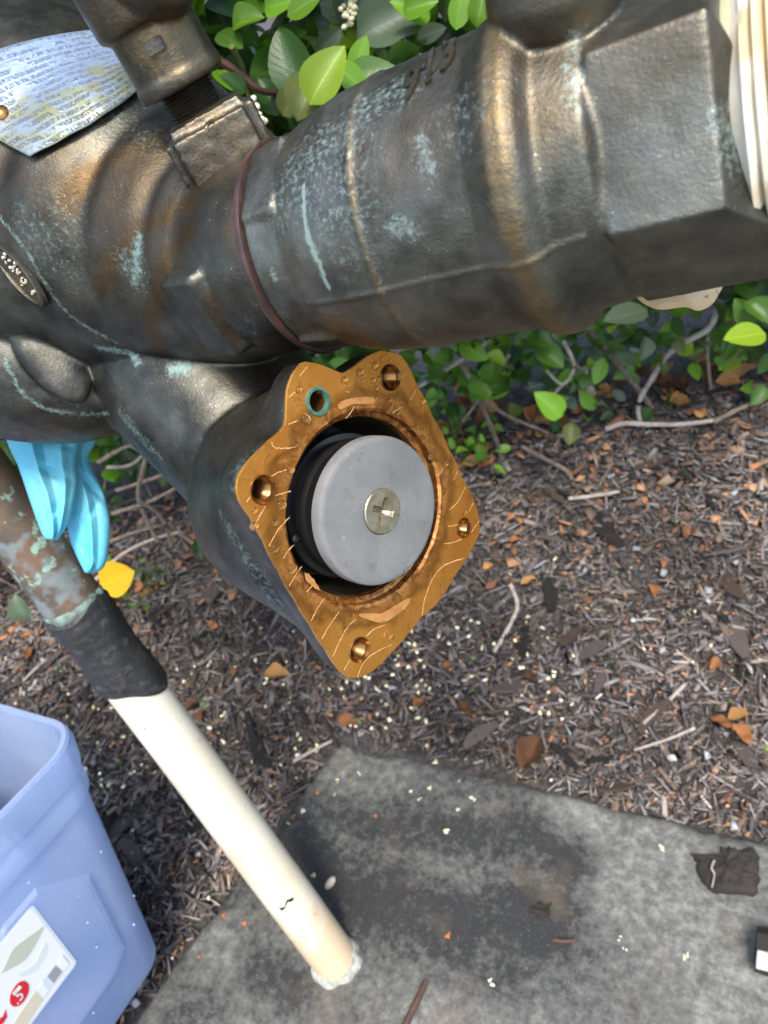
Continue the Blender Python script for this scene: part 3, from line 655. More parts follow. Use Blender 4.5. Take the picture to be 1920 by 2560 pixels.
# gasket ring and white taped thread
gc = bvp(-.0052); mk('union_gasket', *lathe([(.0300, -.0030), (.0362, -.0016), (.0380, -.0011), (.0384, 0.), (.0380, .0011), (.0362, .0016), (.030, .0028)], gc, AX, 96), M_GASKET, asm)
pr = [(.030, .1370)]
for i in range(21): pr += [(.0336+.0004*math.sin(i*2.1), .1424+i*.0028), (.0353+.0009*math.sin(i*1.3), .1431+i*.0028), (.0352+.0006*math.sin(i*1.9), .1443+i*.0028)]
pr += [(.03, .203)]
mk('lit_end_ring', *lathe([(.028, .1375), (.0318, .1385), (.0322, .1405), (.0315, .1425), (.028, .1445)], bvp(0), AX, 90, jit=lambda th, t: .012*np.sin(5*th)), M_LITEND, asm)  # pale ring added to colour in the sunlit hex end face
mk('taped_thread', *lathe(pr, bvp(0), AX, 110, jit=lambda th, t: .014*np.sin(3*th+t*900)+.009*np.sin(7*th+t*400)+.005*np.sin(13*th-t*1300)), M_PTFE, asm)

# test cock standing on its boss
tc = empty('test_cock', PD(420, 205, .29), None, None); tc.parent = asm; tc.matrix_parent_inverse = WORLD[asm].inverted()
BU = nrm(UP*1.0+D([-.20, 0, .02])); ba = nrm(AX-BU*(AX@BU)); bn_ = np.cross(ba, BU)
if bn_@(CAMP-PD(450, 300, .28)) < 0: bn_ = -bn_
bc = PD(468, 322, .269)-bn_*.004-BU*.0145
bn2 = CAMP-bc; bn2 = bn2-BU*(bn2@BU); bn2 = nrm(nrm(bn2)-ba*.08); bb2 = nrm(np.cross(BU, bn2))
boss = remesh('cock_boss', [box(bc, [bb2, BU, bn2], (.0172, .0270, .0175), .0035)], M_BOSS, .0007, 4, asm)
c = coords(boss); nr = np.empty(len(c)*3); boss.data.vertices.foreach_get('normal', nr)
setco(boss, c+nr.reshape(-1, 3)*np.array([.0007*noise.noise(Vector(p*60))+.00035*noise.noise(Vector(p*230)) for p in c])[:, None])
bst = bvh(boss); fattr(boss, 'verd', paint(boss, bst, [([(385, 240), (480, 195), (520, 190)], .002, .5)])); fattr(boss, 'brass', paint(boss, bst, [([(440, 260), (560, 330)], .02, .5), ([(560, 200), (600, 300)], .003, .6)]))
wrap('C', (448, 300), (.8, -.5), (-.35, -.94), bst, 42, .0006, M_BOSS, boss, 'cast_mark')
for q in ((508, 378), (521, 372)): wrap('I', q, (.8, -.5), (.3, -.5), bst, 44, .0006, M_BOSS, boss, 'cast_mark')
nt0 = bc+BU*.0262-ba*.0045-bn_*.003; pr = [(.0085, 0.)]
for i in range(7): pr += [(.0098, .0012+i*.0013), (.0088, .0018+i*.0013)]
pr += [(.0086, .012), (.0086, .02)]
mk('threaded_nipple', *lathe(pr, nt0, BU, 48), M_BOSS, tc)
oct_ = lambda th, t: .012*np.cos(8*th+.4)*(t < .024)
tcp = [lathe([(.011, .0095), (.0158, .010), (.0163, .0115), (.0163, .014), (.0155, .0155), (.0155, .030), (.0182, .0315), (.0186, .034), (.0186, .072)], nt0, BU, 72, jit=oct_),
       lathe([(.0150, .0), (.0155, .016), (.0140, .024), (.0085, .029), (.003, .0305)], nt0+BU*.043, nrm(ba*.9+bn_*.25), 48)]
cock = remesh('cock_body', tcp, M_BOSS, .0007, 4, tc)
ct = bvh(cock); n_ = len(cock.data.vertices)
fattr(cock, 'brass', paint(cock, ct, [([(320, 100), (400, 60), (440, 110)], .009, .75), ([(350, 150), (440, 120)], .006, .6)])); fattr(cock, 'verd', np.zeros(n_))
p, nn = cast(ct, 335*K, 100*K)
if p is not None:
    tx_ = nrm(ba-nn*(ba@nn)); mk('cast_tab', *box(p, [tx_, np.cross(nn, tx_), nn], (.0034, .0024, .0011), .0006), M_BOSS, tc)

# embossed nameplate bent round the casting
quad = [(-110, 215), (75, 345), (308, 200), (257, 70), (120, 77), (-70, 160)]
def qp(s, t):   # s along lower edge BL->BR, t from lower edge to upper edge
    lo = (1-s)*np.array([75., 345])+s*np.array([308., 200])+np.array([8, 11])*4*s*(1-s)*.5
    hi = (1-s)*np.array([-190., 205])+s*np.array([257., 70])+np.array([-8, -30])*4*s*(1-s)
    return lo*(1-t)+hi*t
nx, ny = 44, 30; V = []; last = None
for i in range(nx+1):
    for j in range(ny+1):
        p_, n_ = cast(bt, *(qp(i/nx, j/ny)*K))
        if p_ is None: p_, n_ = last
        last = (p_, n_); lift = .0016+.0012*(1-j/ny)**2+.0006*math.sin(i*.5)*(1-j/ny); V.append(p_+n_*lift)
V = np.array(V).reshape(nx+1, ny+1, 3)
for _ in range(14):
    V[1:-1, 0] = .5*V[1:-1, 0]+.25*(V[:-2, 0]+V[2:, 0]); V[1:-1, -1] = .5*V[1:-1, -1]+.25*(V[:-2, -1]+V[2:, -1]); V[0, 1:-1] = .5*V[0, 1:-1]+.25*(V[0, :-2]+V[0, 2:]); V[-1, 1:-1] = .5*V[-1, 1:-1]+.25*(V[-1, :-2]+V[-1, 2:])
    V[1:-1, 1:-1] = .5*V[1:-1, 1:-1]+.125*(V[:-2, 1:-1]+V[2:, 1:-1]+V[1:-1, :-2]+V[1:-1, 2:])
V = V.reshape(-1, 3)
ix = np.arange((nx+1)*(ny+1)).reshape(nx+1, ny+1); pf = np.stack([ix[:-1, :-1], ix[1:, :-1], ix[1:, 1:], ix[:-1, 1:]], -1).reshape(-1, 4).tolist()
plate = mk('nameplate', V, pf, M_PLATE, asm)
uvl = plate.data.uv_layers.new(name='UVMap')
for lp in plate.data.loops: i, j = divmod(lp.vertex_index, ny+1); uvl.data[lp.index].uv = (i/nx, j/ny)
sol = plate.modifiers.new('s', 'SOLIDIFY'); sol.thickness = .0006; sol.offset = 0
p, nn = cast(bvh(plate), 2*K, 245*K)
if p is not None: mk('rivet', *lathe([(.0034, 0.), (.0032, .0008), (.002, .0016), (.0003, .0019)], p, nn, 24), M_BRASSHOLE, plate)

# ------------------------------------------------------------------ water beads on the brass face
dm = None
DROPS = [(615, 318, 14), (650, 470, 20), (748, 487, 14), (597, 605, 12), (572, 730, 17), (525, 916, 19), (383, 945, 13), (383, 1025, 17), (487, 1010, 13), (490, 1142, 17), (580, 1245, 21), (600, 1092, 12), (850, 268, 15), (932, 230, 16), (1010, 195, 17), (1047, 160, 9), (955, 272, 7), (1002, 270, 12), (1035, 264, 13), (1018, 313, 10), (867, 330, 8), (1018, 362, 9), (1085, 375, 11), (1258, 377, 14), (1130, 440, 10), (1376, 697, 19), (1298, 668, 12), (1478, 950, 14), (1082, 1590, 19), (1090, 172, 6), (930, 370, 8)]
for u, v, r in DROPS:
    q = fl(*z3(u, v)); rr = r/2.074*.29/F*1.3
    if dm is None:
        vv, fc = lathe([(.97, -.05), (1., .15), (.97, .4), (.82, .72), (.5, .95), (.08, 1.02)], (0, 0, 0), (0, 0, 1), 20)
        o = mk('water_droplet', vv, fc, M_WATER, None, org=np.zeros(3)); dm = o; first = True
    else: o = dm.copy(); COL.objects.link(o)
    o.matrix_world = Matrix.Translation(Vector(FO+FE1*q[0]+FE2*q[1])) @ Vector(NF).to_track_quat('Z', 'Y').to_matrix().to_4x4() @ Matrix.Diagonal((rr*random.uniform(.9, 1.1), rr, rr*.8, 1))
    tag(o, 'clear water bead on the brass flange face', 'water droplet', 'water beads on the brass flange')
for u, v, r in ((1172, 1253, 17), (925, 683, 9), (942, 650, 6), (855, 880, 5)):
    uu, vv_ = z3(u, v); r_ = RAY(uu, vv_); t = ((DO-CAMP)@NF)/(r_@NF); p = CAMP+r_*t; o = dm.copy(); COL.objects.link(o); rr = r/2.074*.283/F
    o.matrix_world = Matrix.Translation(Vector(p)) @ Vector(NF).to_track_quat('Z', 'Y').to_matrix().to_4x4() @ Matrix.Diagonal((rr, rr, rr*.8, 1))
    tag(o, 'clear water bead on the grey rubber disc', 'water droplet', 'water beads on the grey disc')

# ------------------------------------------------------------------ drain riser: copper, tape and plastic sleeve
PB, PT = P(840, 2400, .80), P(325, 1700, .643); pd = nrm(PT-PB); pl = float(np.linalg.norm(PT-PB))
rs_ = empty('drain_riser', PB, 'leaning cream plastic pipe taped to a weathered copper tube', 'pipe')
wob = lambda th, t: .006*np.sin(2*th+t*9)+.004*np.sin(t*31)
mk('plastic_sleeve', *lathe([(.0205, -.01)]+[(.0236+.0004*math.sin(t*14), t) for t in np.linspace(-.005, pl+.01, 40)]+[(.0215, pl+.0105)], PB, pd, 64, jit=wob), M_PVC, rs_)
mk('copper_tube', *lathe([(.0240, pl+.06)]+[(.0243, pl+.06+t) for t in np.linspace(.01, .55, 14)], PB, pd, 56), M_COPPER, rs_)
def tj(th, t):
    w_ = (t-pl)/.085; return .025*np.sin(th*2+t*60)+.018*np.sin(th*5-t*110)+.012*np.sin(th*9+t*190)
a_, x_, y_ = frame(pd); rows = []; th = np.linspace(0, 2*np.pi, 72, endpoint=False)
for i, t in enumerate(np.linspace(0, 1, 26)):
    skew = .011*np.cos(th+2.4)*(1-t)+.006*np.cos(th*2+1)*(1-t)+.0035*np.sin(th*3)*t
    tt = pl-.004+.088*t+skew; r_ = .0262+.0008*math.sin(t*9)+(.0005*math.sin(t*60)); r_ = r_-(.0016 if i in (0, 25) else 0)
    rr = r_*(1+tj(th, tt)*.8); rows.append(PB+np.outer(tt, pd)+np.outer(np.cos(th), x_)*rr[:, None]+np.outer(np.sin(th), y_)*rr[:, None])
mk('tape_wrap', *rings(rows, False, False), M_TAPE, rs_)
mk('solder_collar', *lathe([(.0243, pl+.080), (.0256, pl+.083), (.0258, pl+.085), (.0250, pl+.0875), (.0243, pl+.089)], PB, pd, 60, cap0=False, cap1=False, jit=lambda th, t: .02*np.sin(7*th)+.015*np.sin(13*th)), M_VERDP, rs_)
rows = []
for r_, z_ in ((.0215, .012), (.0250, .009), (.0264, .005), (.0275, .001), (.0280, -.004)):
    q = np.array([1+.05*math.sin(3*t+1)+.035*math.sin(8*t)+.02*noise.noise(Vector((math.cos(t)*4, math.sin(t)*4, r_*300))) for t in th])
    rows.append(np.stack([PB[0]+np.cos(th)*r_*q, PB[1]+np.sin(th)*r_*q, np.full(len(th), z_)], -1)+(pd*z_/pd[2]-UP*z_))
mk('caulk_ring', *rings(rows, False, False), M_CAULK, rs_)
def onpipe(u, v, lift=.0002):
    r_ = RAY(u, v); w_ = CAMP-PB; a = r_-pd*(r_@pd); b = w_-pd*(w_@pd); A, B, C = a@a, 2*a@b, b@b-(.0240+lift)**2; dd = max(B*B-4*A*C, 0)
    return CAMP+r_*((-B-math.sqrt(dd))/(2*A))
def crackpoly(pts):
    o = [onpipe(*q) for q in pts]; return np.array(o), [list(range(len(o)))]
cr = [crackpoly(q) for q in ([(738, 2233), (728, 2246), (716, 2250), (724, 2256), (733, 2252)], [(692, 2271), (708, 2268), (716, 2264), (712, 2272), (704, 2278), (699, 2272)], [(716, 2250), (712, 2264), (714, 2266), (721, 2254)])]
mk('crack', *join(cr), M_BLACK, rs_, False)
for q in ([(818, 2385), (835, 2375), (860, 2360), (874, 2340), (880, 2325)],):
    pass

# ------------------------------------------------------------------ blue glove drooping behind the casting
def tri(x): return max(0., 1-abs(x))
def limp(left, right, z0, thick, ridges, wrinkles, n=64, m_=56):
    """limp rubber finger: left and right edge lines, ridges running down it and creases running across"""
    Lc, Rc = catmull(np.array(left, float), n), catmull(np.array(right, float), n); rows = []
    for i in range(n):
        t = i/(n-1); fr = []; bk = []
        for j in range(m_):
            s_ = j/(m_-1); q = Lc[i]*(1-s_)+Rc[i]*s_; w_ = abs(Rc[i][0]-Lc[i][0])/120
            env = (1-abs(2*s_-1)**3.2)**.6*min(1, (1-t)/.06+.15)
            h = thick*env*(.5+.5*min(1, w_))+sum(a*tri((s_-(c_+d_*(t-.5)+.03*math.sin(t*9+c_*20)))/wd)**1.2 for c_, d_, wd, a in ridges)*env
            h -= sum(a*tri((t-(c_+d_*(s_-.5)))/wd)*max(0, 1-abs(s_-sc_)/sw)*env for c_, d_, wd, a, sc_, sw in wrinkles)
            h += .0012*noise.noise(Vector((s_*2.5, t*5, z0*90)))*env
            fr.append(PD(q[0], q[1], z0-h)); bk.append(PD(q[0], q[1], z0+thick*.35*env+.0004))
        rows.append(np.array(fr+bk[::-1]))
    return rings(rows)
gp = [limp([(40, 850), (12, 935), (40, 1010), (62, 1075), (90, 1152), (104, 1166)], [(195, 850), (180, 920), (166, 990), (166, 1050), (148, 1128), (124, 1167)], .424, .0075,
           [(.36, .16, .16, .0052), (.74, -.10, .13, .0030)], [(.46, .22, .05, .0036, .55, .6), (.70, -.16, .04, .0028, .4, .5), (.26, .14, .04, .0026, .7, .5)]),
      limp([(115, 850), (125, 960), (140, 1090), (152, 1168), (182, 1236)], [(210, 860), (207, 950), (193, 992), (224, 1065), (238, 1135), (226, 1222), (190, 1239)], .438, .0070,
           [(.56, .12, .17, .0046)], [(.38, .3, .05, .0044, .8, .5), (.60, -.2, .04, .0024, .6, .6), (.82, .2, .04, .0020, .5, .5)])]
glove = mk('rubber_glove', *join([fixn(*q) for q in gp]), M_GLOVE)
tag(glove, 'bright blue rubber glove hanging under the bronze valve', 'glove')

# ------------------------------------------------------------------ frosted tub with its sticker
TU = nrm(D([-.198, -.80, -.45])); T1 = D([-.382, .653, -.654]); T1 = nrm(T1-TU*(T1@TU)); T2 = nrm(D([-.80, .10, .55])); T2 = nrm(T2-TU*(T2@TU))
TB = P(424, 2378, .82)
tub = empty('storage_tub', TB-TU*.002, 'open translucent blue plastic tub with a white sticker', 'tub')
def tsec(h, off, n=11, rc=.030, L1=.46, L2=.30):
    pts = []; lo, h1, h2 = -off, L1+off, L2+off; r = rc+max(0, off)*.4
    for cx, cy, a0 in ((lo+r, lo+r, 180), (h1-r, lo+r, 270), (h1-r, h2-r, 0), (lo+r, h2-r, 90)):
        for q in np.linspace(a0, a0+90, n): q = math.radians(q); pts.append(TB+T1*(cx+r*math.cos(q))+T2*(cy+r*math.sin(q))+TU*h)
    return np.array(pts)
def tap(h): return .024*h/.32
H0 = .324
out = [(0, -.012), (.004, -.004), (.012, tap(.012)), (.10, tap(.10)), (.20, tap(.20)), (.262, tap(.262)), (.2635, tap(.262)+.0040), (.272, tap(.272)+.0042), (.291, tap(.291)+.001), (.293, tap(.291)+.0052), (.314, tap(.314)+.0062), (H0, tap(H0)+.004)]
inn = [(H0, tap(H0)-.0015), (.30, tap(.30)-.003), (.25, tap(.25)-.003), (.10, tap(.10)-.003), (.010, tap(.01)-.006), (.004, -.02)]
mk('tub_wall', *rings([tsec(h, o) for h, o in out]+[tsec(h, o) for h, o in inn]), M_TUB, tub)
# shallow pressed panel, ledge ribs
def wallpt(a, h, o=0.): return TB+T1*a+TU*h-T2*(tap(h)+o)
mk('rim_bead', *rings([tsec(H0-.002, tap(H0)+.0035), tsec(H0+.0025, tap(H0)+.0028), tsec(H0+.0025, tap(H0)-.0005), tsec(H0-.001, tap(H0)-.001)], False, False), M_TUB, tub)
v = []; 
for q in ((.20, .06), (.055, .06), (.035, .075), (.030, .19), (.075, .235), (.11, .235), (.135, .22), (.25, .22), (.25, .06)): v.append(q)
ctr_ = np.mean(v, 0)
pan = rings([np.array([wallpt(a, h, .0002) for a, h in v]), np.array([wallpt(a, h, .0035) for a, h in (np.array(v)-ctr_)*.95+ctr_]), np.array([wallpt(a, h, .004) for a, h in (np.array(v)-ctr_)*.90+ctr_])], False, True)
mk('raised_panel', *pan, M_TUB, tub, False)
WN = nrm(np.cross(T1, TU-T2*(tap(.32)/.32))); 
if WN@(CAMP-TB) < 0: WN = -WN
def wp(u, v, o):
    r_ = RAY(u, v); pl0 = wallpt(.1, .1, .0042)+WN*o; t = ((pl0-CAMP)@WN)/(r_@WN); return CAMP+r_*t
def zL(x, y): return x*220/1521., 2240+y*320/2212.
def flat(name, pts, mat, parent, o, rnd=0):
    q = np.array([wp(*zL(*a), o) for a in pts])
    if rnd: q = catmull(np.concatenate([q, q[:1]]), len(q)*rnd)[:-1]
    b = q-WN*.00018; return mk(name, *rings([b, q], False, True), mat, parent, False)
e1, e2 = np.array([-214., 280.])*1.0, None
sT, sR = wp(*zL(560, 135), 0), wp(*zL(1335, 1150), 0)
def label_sheet(name, mat, parent, inset, o):
    u_ = nrm(sR-sT); hgt = float(np.linalg.norm(sR-sT)); q = []
    for cx, cy, a0 in ((inset+.004, inset+.004, 180), (.125-inset-.004, inset+.004, 270), (.125-inset-.004, hgt-inset-.004, 0), (inset+.004, hgt-inset-.004, 90)):
        for a in np.radians(np.linspace(a0, a0+90, 5)): q.append(sT+T1*(cx+.004*math.cos(a))+u_*(cy+.004*math.sin(a))+WN*o)
    q = np.array(q); return mk(name, *rings([q-WN*.00018, q], False, True), mat, parent, False)
lab = label_sheet('sticker', M_STICKE, tub, 0., .0003)
label_sheet('sticker_print', M_STICK, lab, .0022, .0005)
flat('sage_leaf_print', [(20, 1345), (110, 1160), (220, 930), (450, 740), (640, 610), (755, 525), (690, 690), (560, 930), (420, 1120), (220, 1240)], M_SGREEN, lab, .0008, 3)
flat('pale_leaf_print', [(300, 1360), (520, 1240), (640, 1090), (720, 900), (790, 790), (820, 930), (740, 1130), (600, 1310), (400, 1400)], M_SPALE, lab, .0007, 3)
flat('tan_band_print', [(620, 1640), (760, 1790), (500, 2190), (300, 2480), (130, 2400), (330, 2050)], M_STAN, lab, .0007)
flat('box_print', [(1090, 1010), (1215, 1180), (870, 1620), (770, 1770), (640, 1610), (730, 1470)], M_STICKE, lab, .0009)
flat('grey_print', [(960, 1200), (1080, 1300), (930, 1510), (820, 1390)], M_SGREY, lab, .0011)
flat('white_print', [(1080, 1040), (1200, 1180), (1090, 1310), (985, 1190)], M_STICK, lab, .0011)
flat('white_print', [(740, 1490), (850, 1640), (770, 1740), (650, 1600)], M_STICK, lab, .0011)
flat('red_oval_print', [(420, 1465), (495, 1530), (495, 1660), (430, 1800), (340, 1890), (250, 1915), (180, 1860), (175, 1740), (230, 1610), (320, 1500)], M_SRED, lab, .0009, 4)
flat('red_letter_print', [(100, 1960), (125, 2090), (60, 2200), (-60, 2260), (0, 2110), (50, 2090)], M_SRED, lab, .0009)
def txt(name, s_, base, xd, yd, size, mat, parent, o):
    cu = bpy.data.curves.new('t', 'FONT'); cu.body = s_; cu.size = 1; cu.resolution_u = 3; to = bpy.data.objects.new('t', cu); COL.objects.link(to)
    me = bpy.data.meshes.new_from_object(to.evaluated_get(bpy.context.evaluated_depsgraph_get())); COL.objects.unlink(to); bpy.data.objects.remove(to)
    v = [wp(*zL(*(np.array(base)+np.array(xd)*q.co.x*size+np.array(yd)*q.co.y*size)), o) for q in me.vertices]
    return mk(name, v, [list(p.vertices) for p in me.polygons], mat, parent, False)
txt('number_print', '.5', (300, 1890), (.62, -.80), (-.55, -.62), 300, M_STICK, lab, .0012)
flat('strip_print', [(335, 1545), (385, 1580), (250, 1720), (210, 1690)], M_STICK, lab, .0012)
bd = None
for _ in range(14):
    a_, h_ = random.uniform(.0, .16), random.uniform(.01, .25); p = wallpt(a_, h_, .0003 if (a_ < .03 or h_ > .235) else .0043); z_ = random.uniform(.0006, .0013)
    if bd is None:
        o = mk('tub_droplet', *lathe([(.97, -.05), (1., .15), (.97, .4), (.82, .6), (.5, .75), (.08, .8)], (0, 0, 0), (0, 0, 1), 12), M_WHITEDROP, None, org=np.zeros(3)); bd = o
    else: o = bd.copy(); COL.objects.link(o)
    o.matrix_world = Matrix.Translation(Vector(p)) @ Vector(WN).to_track_quat('Z', 'Y').to_matrix().to_4x4() @ Matrix.Diagonal((z_, z_*random.uniform(1, 1.8), z_*.7, 1))
    tag(o, 'small pale drop of water on the side of the blue tub', 'water droplet', 'water drops on the blue tub')
# cloth and dark part inside the tub
ib = TB+TU*.225+T1*.17+T2*.13
clo = remesh('folded_rag', [box(ib+TU*.035, [T1, T2, TU], (.11, .09, .045), .012), box(ib+TU*.075+T1*.02, [nrm(T1+T2*.2), T2, TU], (.09, .08, .02), .010), box(ib-TU*.06, [T1, T2, TU], (.13, .10, .08), .01)], M_WHITE, .004, 3, None)
c = coords(clo); setco(clo, c+np.array([[.006*noise.noise(Vector(p*22)), .006*noise.noise(Vector(p*22+Vector((5, 0, 0)) if False else Vector(p*22)+Vector((5, 0, 0)))), .006*noise.noise(Vector(p*25)+Vector((0, 9, 0)))] for p in c]))
tag(clo, 'pale folded rag inside the blue tub', 'rag')

# ------------------------------------------------------------------ small things on the slab
st = empty('steel_fitting', gpoint(1885, 2400), 'short dark bar end with its sky-lit facet coloured bright at the right edge', 'metal bar')
fb = gpoint(1886, 2392)+UP*.020; fa = nrm(np.array([1., .06, 0]))
def octa(x_, r_, a0=0.): return np.array([fb+fa*x_+r_*(np.array([0, 1, 0])*math.cos(q)+UP*math.sin(q)) for q in np.radians(np.arange(8)*45+22.5+a0)])
mk('bar_body', *rings([octa(.003, .0165), octa(.0, .0185), octa(.0, .0195), octa(.012, .0205), octa(.30, .0205)]), M_DARKST, st, False)
o8 = octa(0., .0217); f8 = [o8[2]+fa*.002, o8[3]+fa*.002, o8[3]+fa*.30, o8[2]+fa*.30]
e8 = o8[1]-o8[2]
mk('sky_lit_facet', *box((o8[2]+o8[3])/2-UP*.0+fa*.15, [fa, o8[3]-o8[2], np.cross(fa, o8[3]-o8[2])], (.1495, .0085, .0014), .0006), M_SKYFACET, st, False)  # lighter plate that paints the sky reflection onto the top facet
def slabpoly(pts, h, dens=5, jit=.0015):
    q = np.array([gpoint(*a) for a in pts]); q = catmull(np.concatenate([q, q[:1]]), len(q)*dens)[:-1]; q[:, :2] += rng.normal(0, jit, (len(q), 2)); c_ = q.mean(0); rows = [q*[1, 1, 0]+[0, 0, -.001]]
    for s_, hh in ((.99, .5), (.93, .9), (.75, 1.05), (.5, .95), (.25, 1.1), (.03, 1.)): z = np.array([h*hh*(1+.5*noise.noise(Vector((p[0]*90, p[1]*90, s_*3)))) for p in q]); r_ = c_+(q-c_)*s_; r_[:, 2] = z; rows.append(r_)
    return rings(rows, False, True)
tag(mk('bark_scrap', *slabpoly([(1728, 2135), (1745, 2165), (1750, 2205), (1800, 2236), (1890, 2234), (1897, 2190), (1893, 2130), (1840, 2128), (1812, 2120), (1790, 2138)], .006), M_BARK), 'blackish square scrap of wet bark on the slab', 'bark')
q0 = gpoint(1830, 2170, .013); q1 = gpoint(1778, 2230, .011); tag(mk('dry_stem', *tube([gpoint(1785, 2165, .012), gpoint(1778, 2185, .014), gpoint(1785, 2200, .013), gpoint(1779, 2230, .011)], .0012, .0008), M_TWIGP), 'tiny pale stem lying on the black bark scrap', 'twig')
tag(mk('slab_twig', *tube([gpoint(1066, 2458, .004), gpoint(1052, 2492, .005), gpoint(1030, 2535, .004), gpoint(1000, 2600, .004)], .0032, .0040, 8, None, .2), M_TWIGR), 'red brown stick lying on the slab at the bottom of the view', 'twig')
tag(mk('slab_twig', *tube([gpoint(1386, 2352, .003), gpoint(1410, 2357, .004), gpoint(1438, 2354, .003)], .0026, .0020, 7), M_TWIGR), 'short dark red chip of stick in the middle of the slab', 'twig')
tag(mk('slab_chip', *slabpoly([(1325, 2275), (1350, 2260), (1375, 2270), (1372, 2296), (1345, 2300)], .004), M_BARK), 'small round brown bark chip in the middle of the slab', 'bark')
tag(mk('grey_seed', *ellipsoid(gpoint(829, 2212, .005), [nrm(pd*0+np.array([.3, 1, 0])), nrm(np.array([1, -.3, 0])), UP], (.0085, .0045, .005), 14, 10), M_STONE), 'small grey and brown seed beside the cream pipe', 'seed')
def leafmesh(L=1., Wd=.6, fold=.18, curl=.25, nl=9, nw=4, base=.45, wave=.0):
    V = []; UVs = []
    for i in range(nl+1):
        t = i/nl; w = Wd*.5*(math.sin(math.pi*min(1, t**(.5/(.5 if base <= 0 else base)*.75)))**.72 if 0 < t < 1 else .02)
        for j in range(nw+1):
            s_ = (j/nw-.5)*2; V.append((s_*w, t*L, abs(s_)**1.4*w*fold*1.6-curl*L*(t-.35)**2+wave*math.sin(t*9+s_*2)*w)); UVs.append((j/nw, t))
    f = [[i*(nw+1)+j, i*(nw+1)+j+1, (i+1)*(nw+1)+j+1, (i+1)*(nw+1)+j] for i in range(nl) for j in range(nw)]
    return np.array(V), f, UVs
def leafdata(name, mat, **kw):
    v, f, uv = leafmesh(**kw); me = bpy.data.meshes.new(name); me.from_pydata(v.tolist(), [], f); me.materials.append(mat); me.polygons.foreach_set('use_smooth', [True]*len(f))
    ul = me.uv_layers.new(name='UVMap')
    for lp in me.loops: ul.data[lp.index].uv = uv[lp.vertex_index]
    return me
def orient(p, ydir, nrml, s):
    y = nrm(ydir); z = nrml-y*(nrml@y); z = nrm(z); x = np.cross(y, z)
    m_ = Matrix((x*s, y*s, z*s)).transposed().to_4x4(); m_.translation = Vector(p); return m_
def put(name, me, Mx, parent=None):
    o = bpy.data.objects.new(name, me); COL.objects.link(o); WORLD[o] = Mx
    if parent is not None: o.parent = parent; o.matrix_parent_inverse = WORLD[parent].inverted()
    o.matrix_basis = Mx; return o

# the spotted tan leaf hooked behind the hexagon of the valve
tl = [(1576, 726), (1590, 700), (1650, 684), (1690, 700), (1720, 650), (1800, 640), (1812, 696), (1795, 740), (1775, 765), (1745, 777), (1712, 768), (1650, 774), (1606, 757)]
q = np.array([P(u, v, .262+.00006*abs(u-1690)) for u, v in tl]); q = catmull(np.concatenate([q, q[:1]]), 80)[:-1]; fw = D([.1, -.25, 1.]); fw = nrm(fw); c_ = q.mean(0)
tag(mk('tan_leaf', *rings([q, c_+(q-c_)*.97-fw*.0006, c_+(q-c_)*.7-fw*.003, c_+(q-c_)*.3-fw*.004, c_+(q-c_)*.02-fw*.0038], False, True), M_SPOT), 'thick tan leaf with rust brown spots under the right end of the valve', 'dead leaf')

# ------------------------------------------------------------------ hedge
hb = gpoint(1000, 1120); hedge = empty('hedge_shrub', hb, 'dense green hedge with oval leaves and bare lower twigs behind the valve', 'hedge')
def hpos(e, h, q):
    """e metres along the hedge, h above local ground level, q metres into it from the clipped front"""
    d = .655-.50*max(0., h-.06)+.05*noise.noise(Vector((e*3.1, h*3.3, 2.)))+.03*noise.noise(Vector((e*8, h*8, 7.)))+q
    x, y = HE*e+HN*d; z0 = float(terrain(*(HE*e+HN*.66)))
    return np.array([x, y, z0+h])
LV = []
for mi in range(6):
    row = [leafdata('leaf', LM[mi], Wd=.58+.1*k_, fold=.12+.14*k_, curl=.12+.16*k_, wave=.03*k_, base=(.45, .52, .40)[k_]) for k_ in range(3)]; LV.append(row)
valve_tree = bvh(body, valve, boss, cock)
def blocked(p): r_ = Vector(p)-Vector(CAMP); d_ = r_.length; h_ = valve_tree.ray_cast(Vector(CAMP), r_.normalized(), d_); return h_[0] is not None
cand = []
wts = np.array([.24, .34, .20, .055, .10, .065])
for i in range(20000):
    h = random.random()**.9*1.0+.02; q = abs(random.gauss(0, .06)) if random.random() < .72 else random.uniform(.05, .32)
    e = random.uniform(-1.55, 1.15)
    bare = np.exp(-((e+.35)/.40)**2)*np.clip((.24-h)/.12, 0, 1)
    if random.random() < bare*.88 or (h < .10 and random.random() < .62) or (h < .2 and random.random() < .25): continue
    p = hpos(e, h, q); s_ = random.uniform(.027, .050)*(.8 if h < .3 else 1.)
    out_ = -np.array([HN[0], HN[1], 0]); nn_ = nrm(out_*.75+UP*.62+rng.normal(0, .46, 3)); yd = nrm(rng.normal(0, 1, 3)+out_*.35+UP*.35)
    mi = int(rng.choice(6, p=wts)) if q < .07 else int(rng.choice([0, 1, 1, 4]))
    if h < .35 and mi == 3 and random.random() < .6: mi = 2
    cand.append((p, yd, nn_, s_, mi, random.randrange(3), q))
